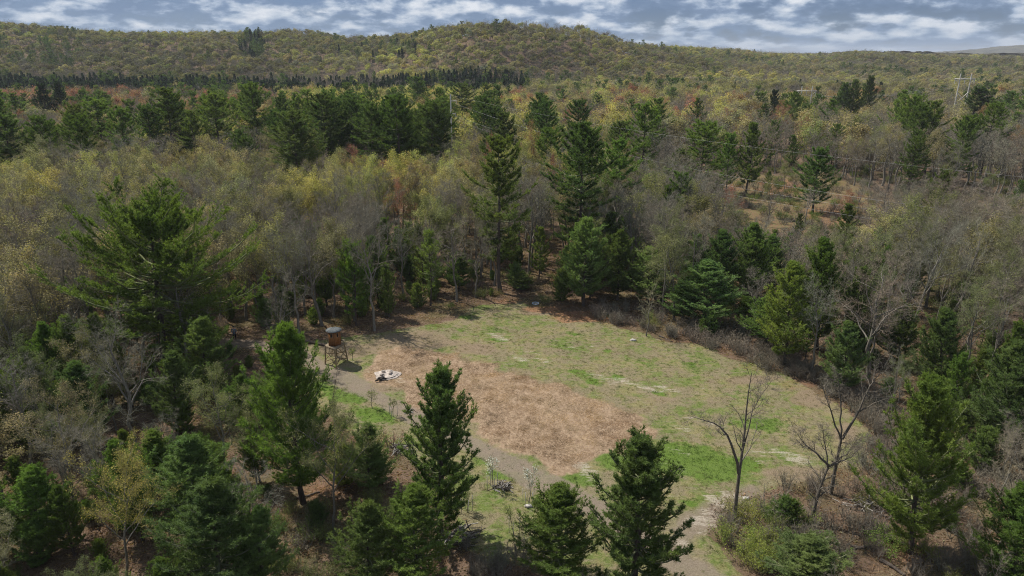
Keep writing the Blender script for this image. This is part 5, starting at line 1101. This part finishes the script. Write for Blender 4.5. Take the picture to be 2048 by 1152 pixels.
def two_pole_tower(px, py_top, Y, sep, label, rz):
    x = x_at(px, py_top, Y); H = z_at(py_top, Y) - float(terrain(x, Y)); t = thing('power_tower', label, 'power tower', (x, Y, float(ground_z(x, Y))), rz)
    for s in (-1, 1): cyl_obj('pole', (s * sep / 2, 0, -.5), (s * sep / 2, 0, H), .30, .2, PALEW, t, 8)
    part('crossarm', [beam_np((-sep * .95, .22, H - 2.2), (sep * .95, .22, H - 2.2), .26, .42)], PALEW, t)
    for a, b in ((-1, 1), (1, -1)): part('brace', [beam_np((a * sep / 2, -.2 * a, H - 7.5), (b * sep / 2, -.2 * a, H - 12.5), .16, .2)], PALEW, t); part('brace', [beam_np((a * sep / 2, .15, H - 4.2), (a * sep * .9, .2, H - 2.3), .12, .14)], PALEW, t)
    for s in (-.9, 0, .9): cyl_obj('insulator', (s * sep, .22, H - 2.4), (s * sep, .22, H - 4.0), .12, .12, CERAM, t, 6)
    return np.array([x, Y]), H
tA, hA = two_pole_tower(1933, 147, 300.0, 4.2, 'tall two pole power tower with crossed braces above the woods', R(-8)); tB, hB = two_pole_tower(1615, 172, 330.0, 4.6, 'two pole power tower showing only its pale crossarm over the treetops', R(-8))
for s in (-3.9, 0, 3.9):
    u = np.linspace(0, 1, 30)[:, None]; a = np.array([tA[0] + s, tA[1] - .3, hA - 4]); b = np.array([tB[0] + s, tB[1] - .3, hB - 4]); P3 = a * (1 - u) + b * u; P3[:, 2] -= 4 * 2.6 * (u * (1 - u))[:, 0]
    W = Parts(); tubes(P3[None], np.full((1, 30), .022), 4, W, np.random.default_rng(1)); V, F, A = W.arrays(); o = obj('power_wire', mesh_np('far_wire', V, F, (WIREM,), attrs={'vr': A})); tag(o, {-3.9: 'thin wire on the blind side of the two pole towers', 0: 'thin wire at the middle of the two pole towers', 3.9: 'thin wire on the outer side of the two pole towers'}[s], 'power wire', 'wires between the two pole towers')

# ------------------------------------------------------------------ small things on the field
def rock_mesh(seed, s, flat=0.6, n=10, rough=0.25):
    rng = np.random.default_rng(seed); V, F = [], []; m = n * 2
    for i in range(n + 1):
        for j in range(m):
            th, ph = math.pi * i / n, 2 * math.pi * j / m; d = Vector((math.sin(th) * math.cos(ph), math.sin(th) * math.sin(ph), math.cos(th)))
            r = 1 + rough * mnoise.noise(d * 1.6 + Vector((seed * 3.1, 0, 0))) * 2 + rough * .6 * mnoise.noise(d * 4.5 + Vector((0, seed * 1.7, 0))) + rough * .5 * mnoise.noise(d * 13); V.append((d.x * r * s[0], d.y * r * s[1], max(d.z * r * s[2] * flat, -.12)))
    for i in range(n):
        for j in range(m): F.append((i * m + j, (i + 1) * m + j, (i + 1) * m + (j + 1) % m, i * m + (j + 1) % m))
    return np.array(V), np.array(F)
SANDM = mat_plain('ash_sand', (0.40, 0.345, 0.30), 0.95, 0.4, 5); CHARM = mat_plain('charred_wood', (0.035, 0.03, 0.027), 0.95, 0.4, 9); LOGM = mat_bark('log_bark', (0.05, 0.04, 0.033), (0.14, 0.11, 0.09), 9); STONEM = mat_plain('pale_stone', (0.42, 0.39, 0.35), 0.9, 0.15, 6); STAKEM = mat_plain('grey_stakes', (0.42, 0.41, 0.39), 0.7, .15); BLUEM = mat_plain('pale_blue_plastic', (0.42, 0.47, 0.52), 0.5, .1)
def at_g(px, py): x, y = ground(px, py); return x, y, float(ground_z(x, y))
def ash_heap():
    x, y, z = at_g(774, 752); t = thing('ash_heap', 'low heap of pale ash and sand with charred wood beside the mulched plot', 'ash heap', (x, y, z))
    obj('mound', mesh_np('mound', *rock_mesh(4, (1.3, 1.2, .24), .6, 30, .14), (SANDM,), smooth=True), t)
    rng = np.random.default_rng(8)
    for i in range(4):
        a = rng.uniform(-2.3, -1.2); r = rng.uniform(.9, 1.5); p = np.array([math.cos(a) * r, math.sin(a) * r, .1]); d = rng.normal(size=3) * np.array([.5, .3, .1]); part('charred_log', [beam_np(tuple(p - d * .6), tuple(p + d * .6 + np.array([0, 0, .06])), .11, .11)], CHARM, t)
    for i in range(7):
        a = rng.uniform(0, 6.28); r = rng.uniform(.3, 1.1); v, f = rock_mesh(20 + i, (.16, .13, .12), 1, 5, .3); o = obj('clod', mesh_np('clod', v, f, (SANDM,)), t); o.location = (math.cos(a) * r, math.sin(a) * r, .30 - .12 * r)
ash_heap()
def log(px0, py0, px1, py1, r, label, mat=None, rz=None):
    a = np.array(at_g(px0, py0)); b = np.array(at_g(px1, py1)); c = (a + b) / 2; t = thing('fallen_log', label, 'log', tuple(c)); a, b = a - c, b - c; a[2] += r * .8; b[2] += r * .5
    rng = np.random.default_rng(int(px0)); P = np.linspace(a, b, 8); P[1:-1] += rng.normal(size=(6, 3)) * r * np.array([.5, .5, .2]); W = Parts(); tubes(P[None], np.linspace(r * 1.15, r * .65, 8)[None], 8, W, rng); W2 = Parts()
    g = grow(P[None], np.full((1, 8), r), 5, .3, 1, 50, .16, 4, .15, .05, rng, rf=.35); tubes(*g, 4, W2, rng)
    for nm, w in (('trunk', W), ('branches', W2)): V, F, A = w.arrays(); obj(nm, mesh_np(nm, V, F, (mat or LOGM,), attrs={'vr': A}), t)
log(592, 680, 656, 694, .22, 'long dark fallen log lying behind the wooden hunting blind'); log(1735, 1062, 1845, 1100, .16, 'mossy fallen log on leaf litter below the brush pile', ); log(1700, 1092, 1770, 1096, .13, 'short fallen log near the bottom edge on the brushy slope')
log(1760, 1120, 1810, 1150, .14, 'dark log cut by the bottom edge below the brushy slope'); log(880, 868, 905, 884, .07, 'thin dark branch lying beside the dirt track', ); log(590, 1000, 640, 985, .10, 'grey branch on the ground behind the tall full pine')
log(1318, 672, 1345, 684, .09, 'grey branch lying in the brush beside the field')
def brush_pile(px, py, s, label, n=60, seed=3):
    x, y, z = at_g(px, py); t = thing('brush_pile', label, 'brush pile', (x, y, z)); rng = np.random.default_rng(seed); B = n; c = rng.normal(size=(B, 3)) * np.array([.35, .3, 0]) * s; c[:, 2] = rng.uniform(.05, .45, B) * s * np.exp(-(c[:, 0] ** 2 + c[:, 1] ** 2) / (s * s * .3))
    d = unit(rng.normal(size=(B, 3)) * np.array([1, .7, .18])); L = rng.uniform(.4, 1.2, B) * s; u = np.linspace(-.5, .5, 5); P = c[:, None] + d[:, None] * (L[:, None] * u[None])[..., None] + rng.normal(size=(B, 5, 3)) * .03 * s; P[..., 2] = np.maximum(P[..., 2], .03)
    for nm, sl, mt in (('sticks', slice(0, B // 2), BARK_PALE), ('branches', slice(B // 2, B), LOGM)):
        W = Parts(); tubes(P[sl], np.linspace(.045, .015, 5)[None] * np.ones((len(P[sl]), 1)), 4, W, rng); V, F, A = W.arrays(); obj(nm, mesh_np(nm, V, F, (mt,), attrs={'vr': A}), t, kind='stuff')
brush_pile(1732, 1012, 1.6, 'pale heap of cut branches on the brushy slope'); brush_pile(800, 903, 1.5, 'dark brush heap beside the reddish shrub in the mown strip', 50, 4); brush_pile(1006, 975, .9, 'dark clump of dead stalks beside the caged white flowering sapling', 46, 6); brush_pile(925, 1078, 1.9, 'pale dead branches at the shaded edge of the mown strip', 70, 7); brush_pile(820, 822, .6, 'small heap of dark twigs in the mown strip by the thin sapling', 24, 9)
for px, py, s, lab in ((1266, 681, .30, 'long pale stone lying alone on the upper field'), (1057, 1014, .24, 'round pale rock at the foot of the white flowering sapling'), (1492, 996, .22, 'small pale stone where the sandy spur meets the field')):
    x, y, z = at_g(px, py); v, f = rock_mesh(int(px), (s * 1.3, s * .8, s), .6, 8, .25); tag(obj('stone', mesh_np('stone', v, f, (STONEM,), smooth=True)), lab, 'stone').location = (x, y, z + .05)
def tyre_ring():
    x, y, z = at_g(1071, 607); V, F = [], []; n, m = 20, 8
    for i in range(n):
        for j in range(m):
            a, b = i / n * 6.2832, j / m * 6.2832; rr = .42 + .09 * math.cos(b); V.append((rr * math.cos(a), rr * math.sin(a), .1 + .09 * math.sin(b)))
            F.append((i * m + j, ((i + 1) % n) * m + j, ((i + 1) % n) * m + (j + 1) % m, i * m + (j + 1) % m))
    o = obj('ring', mesh_np('ring', V, F, (BLUEM,), smooth=True)); tag(o, 'pale blue ring lying in the shade at the head of the field', 'ring'); o.location = (x, y, z)
tyre_ring()
WHITEL = mat_leaf('white_blossom', .3, False, (0.58, 0.59, 0.54), .8, 1.15); REDTW = mat_plain('reddish_twigs', (0.26, 0.12, 0.09), .9, .3)
def sapling(px, py, h, label, kind, cage=0, seed=1):
    x, y, z = at_g(px, py); t = thing('sapling', label, 'sapling', (x, y, z)); rng = np.random.default_rng(seed)
    if kind == 'red': W, C, Lf = shrub(seed, h, 16, 7, 0.05, 2, .012, .8); mats = (REDTW, REDTW)
    else: W, C, Lf = deciduous(seed, h, .035, 7, .3, 34, .42, (5, 4, 0, 3), leaf=.07, leaf_n=3 if kind == 'white' else 2, twig_w=.014, twig_L=.22, leaf_spread=.1, fork=.9); mats = (TWIG, WHITEL if kind == 'white' else LEAF)
    V, F, A = W.arrays(); obj('trunk', mesh_np('sapling_trunk', V, F, (BARK_GREY,), attrs={'vr': A}), t)
    V1, F1, A1 = C.arrays(); V2, F2, A2 = Lf.arrays(); me = mesh_np('sapling_crown', np.concatenate([V1, V2]), np.concatenate([F1, F2 + len(V1)]), mats, np.r_[np.zeros(len(F1)), np.ones(len(F2))], {'vr': np.r_[A1, A2]}); o = obj('crown', me, t); o.color = (.2, .24, .06, 1)
    if cage:
        c = thing('wire_cage', 'ring of thin grey stakes around the ' + label.split(' beside')[0].split(' near')[0].split(' at')[0], 'tree guard', (x, y, z))
        for i in range(cage): a = i / cage * 6.28 + .4; obj('stake', mesh_np('stake', *beam_np((math.cos(a) * .42, math.sin(a) * .42, -.1), (math.cos(a) * .44, math.sin(a) * .44, 1.35), .035, .035), (STAKEM,)), c)
sapling(985, 978, 2.7, 'caged white flowering sapling beside the mown strip hollow', 'white', 4, 11); sapling(1057, 1010, 3.2, 'larger white flowering sapling beside the pale rock', 'white', 5, 12); sapling(786, 832, 1.9, 'tiny leafing sapling beside the dark twig heap', 'green', 3, 13)
sapling(745, 816, 1.9, 'thin bare sapling near the track bend', 'green', 0, 14); sapling(780, 892, 2.0, 'reddish rounded shrub in the mown strip', 'red', 0, 15); sapling(934, 1024, 1.6, 'young whip sapling near the pale dead branches', 'green', 4, 16); sapling(1028, 1070, 2.2, 'thin leafy sapling at the shaded foot of the mown strip', 'green', 3, 17); sapling(705, 720, 1.3, 'tiny stick sapling beside the hunting blind', 'green', 0, 18)

# ------------------------------------------------------------------ the person standing at the wood edge
def person():
    x, y, z = at_g(470, 679); t = thing('person', 'person in grey blue jacket and black trousers standing at the wood edge', 'person', (x, y, z), R(-62))
    SK = mat_plain('skin', (0.42, 0.26, 0.19), .6, .1); HAIR = mat_plain('dark_cap', (0.02, 0.018, 0.016), .8, .2); JK = mat_plain('jacket_cloth', (0.13, 0.17, 0.21), .9, .15, 12); TR = mat_plain('trouser_cloth', (0.012, 0.012, 0.014), .9, .2, 12); SH = mat_plain('shoe_leather', (0.03, 0.025, 0.02), .7, .2)
    def skin(name, verts, edges, radii, mat, parent, root=0, sub=2):
        me = bpy.data.meshes.new(name); me.from_pydata(verts, edges, []); o = obj(name, me, parent); me.materials.append(mat); m = o.modifiers.new('skin', 'SKIN'); m.use_smooth_shade = True
        for i, v in enumerate(me.skin_vertices[0].data if me.skin_vertices else []): pass
        if not me.skin_vertices:
            bpy.context.view_layer.objects.active = o
        for i, r in enumerate(radii): me.skin_vertices[0].data[i].radius = (r, r) if not isinstance(r, tuple) else r
        me.skin_vertices[0].data[root].use_root = True; s = o.modifiers.new('smooth', 'SUBSURF'); s.levels = s.render_levels = sub; return o
    # facing +X; y is the body's left
    V = [(0, 0, .93), (0, 0, 1.12), (.01, 0, 1.30), (.01, 0, 1.42), (.02, 0, 1.49), (.04, 0, 1.56), (.05, 0, 1.66),
         (.0, .09, .88), (.05, .10, .48), (.0, .10, .08), (.13, .10, .035), (.0, -.09, .88), (-.06, -.11, .48), (-.14, -.11, .09), (-.02, -.12, .035),
         (.0, .19, 1.38), (.03, .25, 1.12), (.20, .22, .98), (.29, .19, .97), (.0, -.19, 1.38), (.02, -.25, 1.12), (.19, -.22, 1.0), (.28, -.19, 1.01)]
    E = [(0, 1), (1, 2), (2, 3), (3, 4), (4, 5), (5, 6), (0, 7), (7, 8), (8, 9), (9, 10), (0, 11), (11, 12), (12, 13), (13, 14), (3, 15), (15, 16), (16, 17), (17, 18), (3, 19), (19, 20), (20, 21), (21, 22)]
    Rr = [.12, .115, .13, .10, .055, .075, .085, .085, .058, .042, .035, .085, .058, .042, .035, .055, .042, .033, .03, .055, .042, .033, .03]
    b = skin('body', V, E, Rr, SK, t)
    skin('jacket', [V[0], V[1], V[2], V[3], V[15], V[16], V[17], V[19], V[20], V[21], (0, 0, .86)], [(0, 1), (1, 2), (2, 3), (3, 4), (4, 5), (5, 6), (3, 7), (7, 8), (8, 9), (0, 10)], [(.165, .135), (.16, .13), (.175, .13), .125, .085, .066, .055, .085, .066, .055, (.17, .14)], JK, t)
    skin('trousers', [(0, 0, .92), V[7], V[8], V[9], V[11], V[12], V[13]], [(0, 1), (1, 2), (2, 3), (0, 4), (4, 5), (5, 6)], [.15, .11, .078, .062, .11, .078, .062], TR, t)
    for k in (9, 13): skin('shoe', [(V[k][0] - .03, V[k][1], .045), (V[k][0] + .08, V[k][1], .045), (V[k][0] + .18, V[k][1], .035)], [(0, 1), (1, 2)], [.05, .048, .036], SH, t, 0, 1)
    for k in (18, 22):
        h = V[k]; s = 1 if h[1] > 0 else -1
        for j in range(4): yy = h[1] + (-.03 + .02 * j); skin('finger', [(h[0], yy, h[2]), (h[0] + .045, yy, h[2] - .01), (h[0] + .07 - .004 * abs(j - 1.5), yy, h[2] - .035)], [(0, 1), (1, 2)], [.010, .009, .007], SK, b, 0, 1)
        skin('thumb', [(h[0] - .01, h[1] - s * .02, h[2]), (h[0] + .03, h[1] - s * .05, h[2] + .01)], [(0, 1)], [.012, .009], SK, b, 0, 1)
    v, f = rock_mesh(1, (.105, .095, .10), 1, 10, .02); v = v + np.array([.03, 0, 1.70]); hair = obj('hair', mesh_np('hair', v, f, (HAIR,), smooth=True), t)
    v, f = rock_mesh(2, (.014, .012, .02), 1, 5, .02)
    for s in (-1, 1):
        o = obj('eye', mesh_np('eye', v * .55, f, (HAIR,)), b); o.location = (.125, s * .032, 1.635); o = obj('ear', mesh_np('ear', v * 1.4, f, (SK,)), b); o.location = (.045, s * .088, 1.62)
    o = obj('nose', mesh_np('nose', v, f, (SK,)), b); o.location = (.138, 0, 1.605); o = obj('mouth', mesh_np('mouth', v * np.array([.4, 1.4, .25]), f, (HAIR,)), b); o.location = (.128, 0, 1.575)
person()

# ------------------------------------------------------------------ air
def haze():
    v, f = box_np((0, 4450, 49), (18400, 10400, 104)); hz = bpy.data.materials.new('haze'); hz.use_nodes = True; N = hz.node_tree.nodes; N.clear(); out = N.new('ShaderNodeOutputMaterial'); pv = N.new('ShaderNodeVolumePrincipled')
    pv.inputs['Color'].default_value = (0.86, 0.91, 1.0, 1); pv.inputs['Density'].default_value = HAZE; hz.node_tree.links.new(pv.outputs[0], out.inputs['Volume']); o = obj('haze', mesh_np('haze', v, f, (hz,)), kind='stuff')
HAZE = 0.00009
haze()
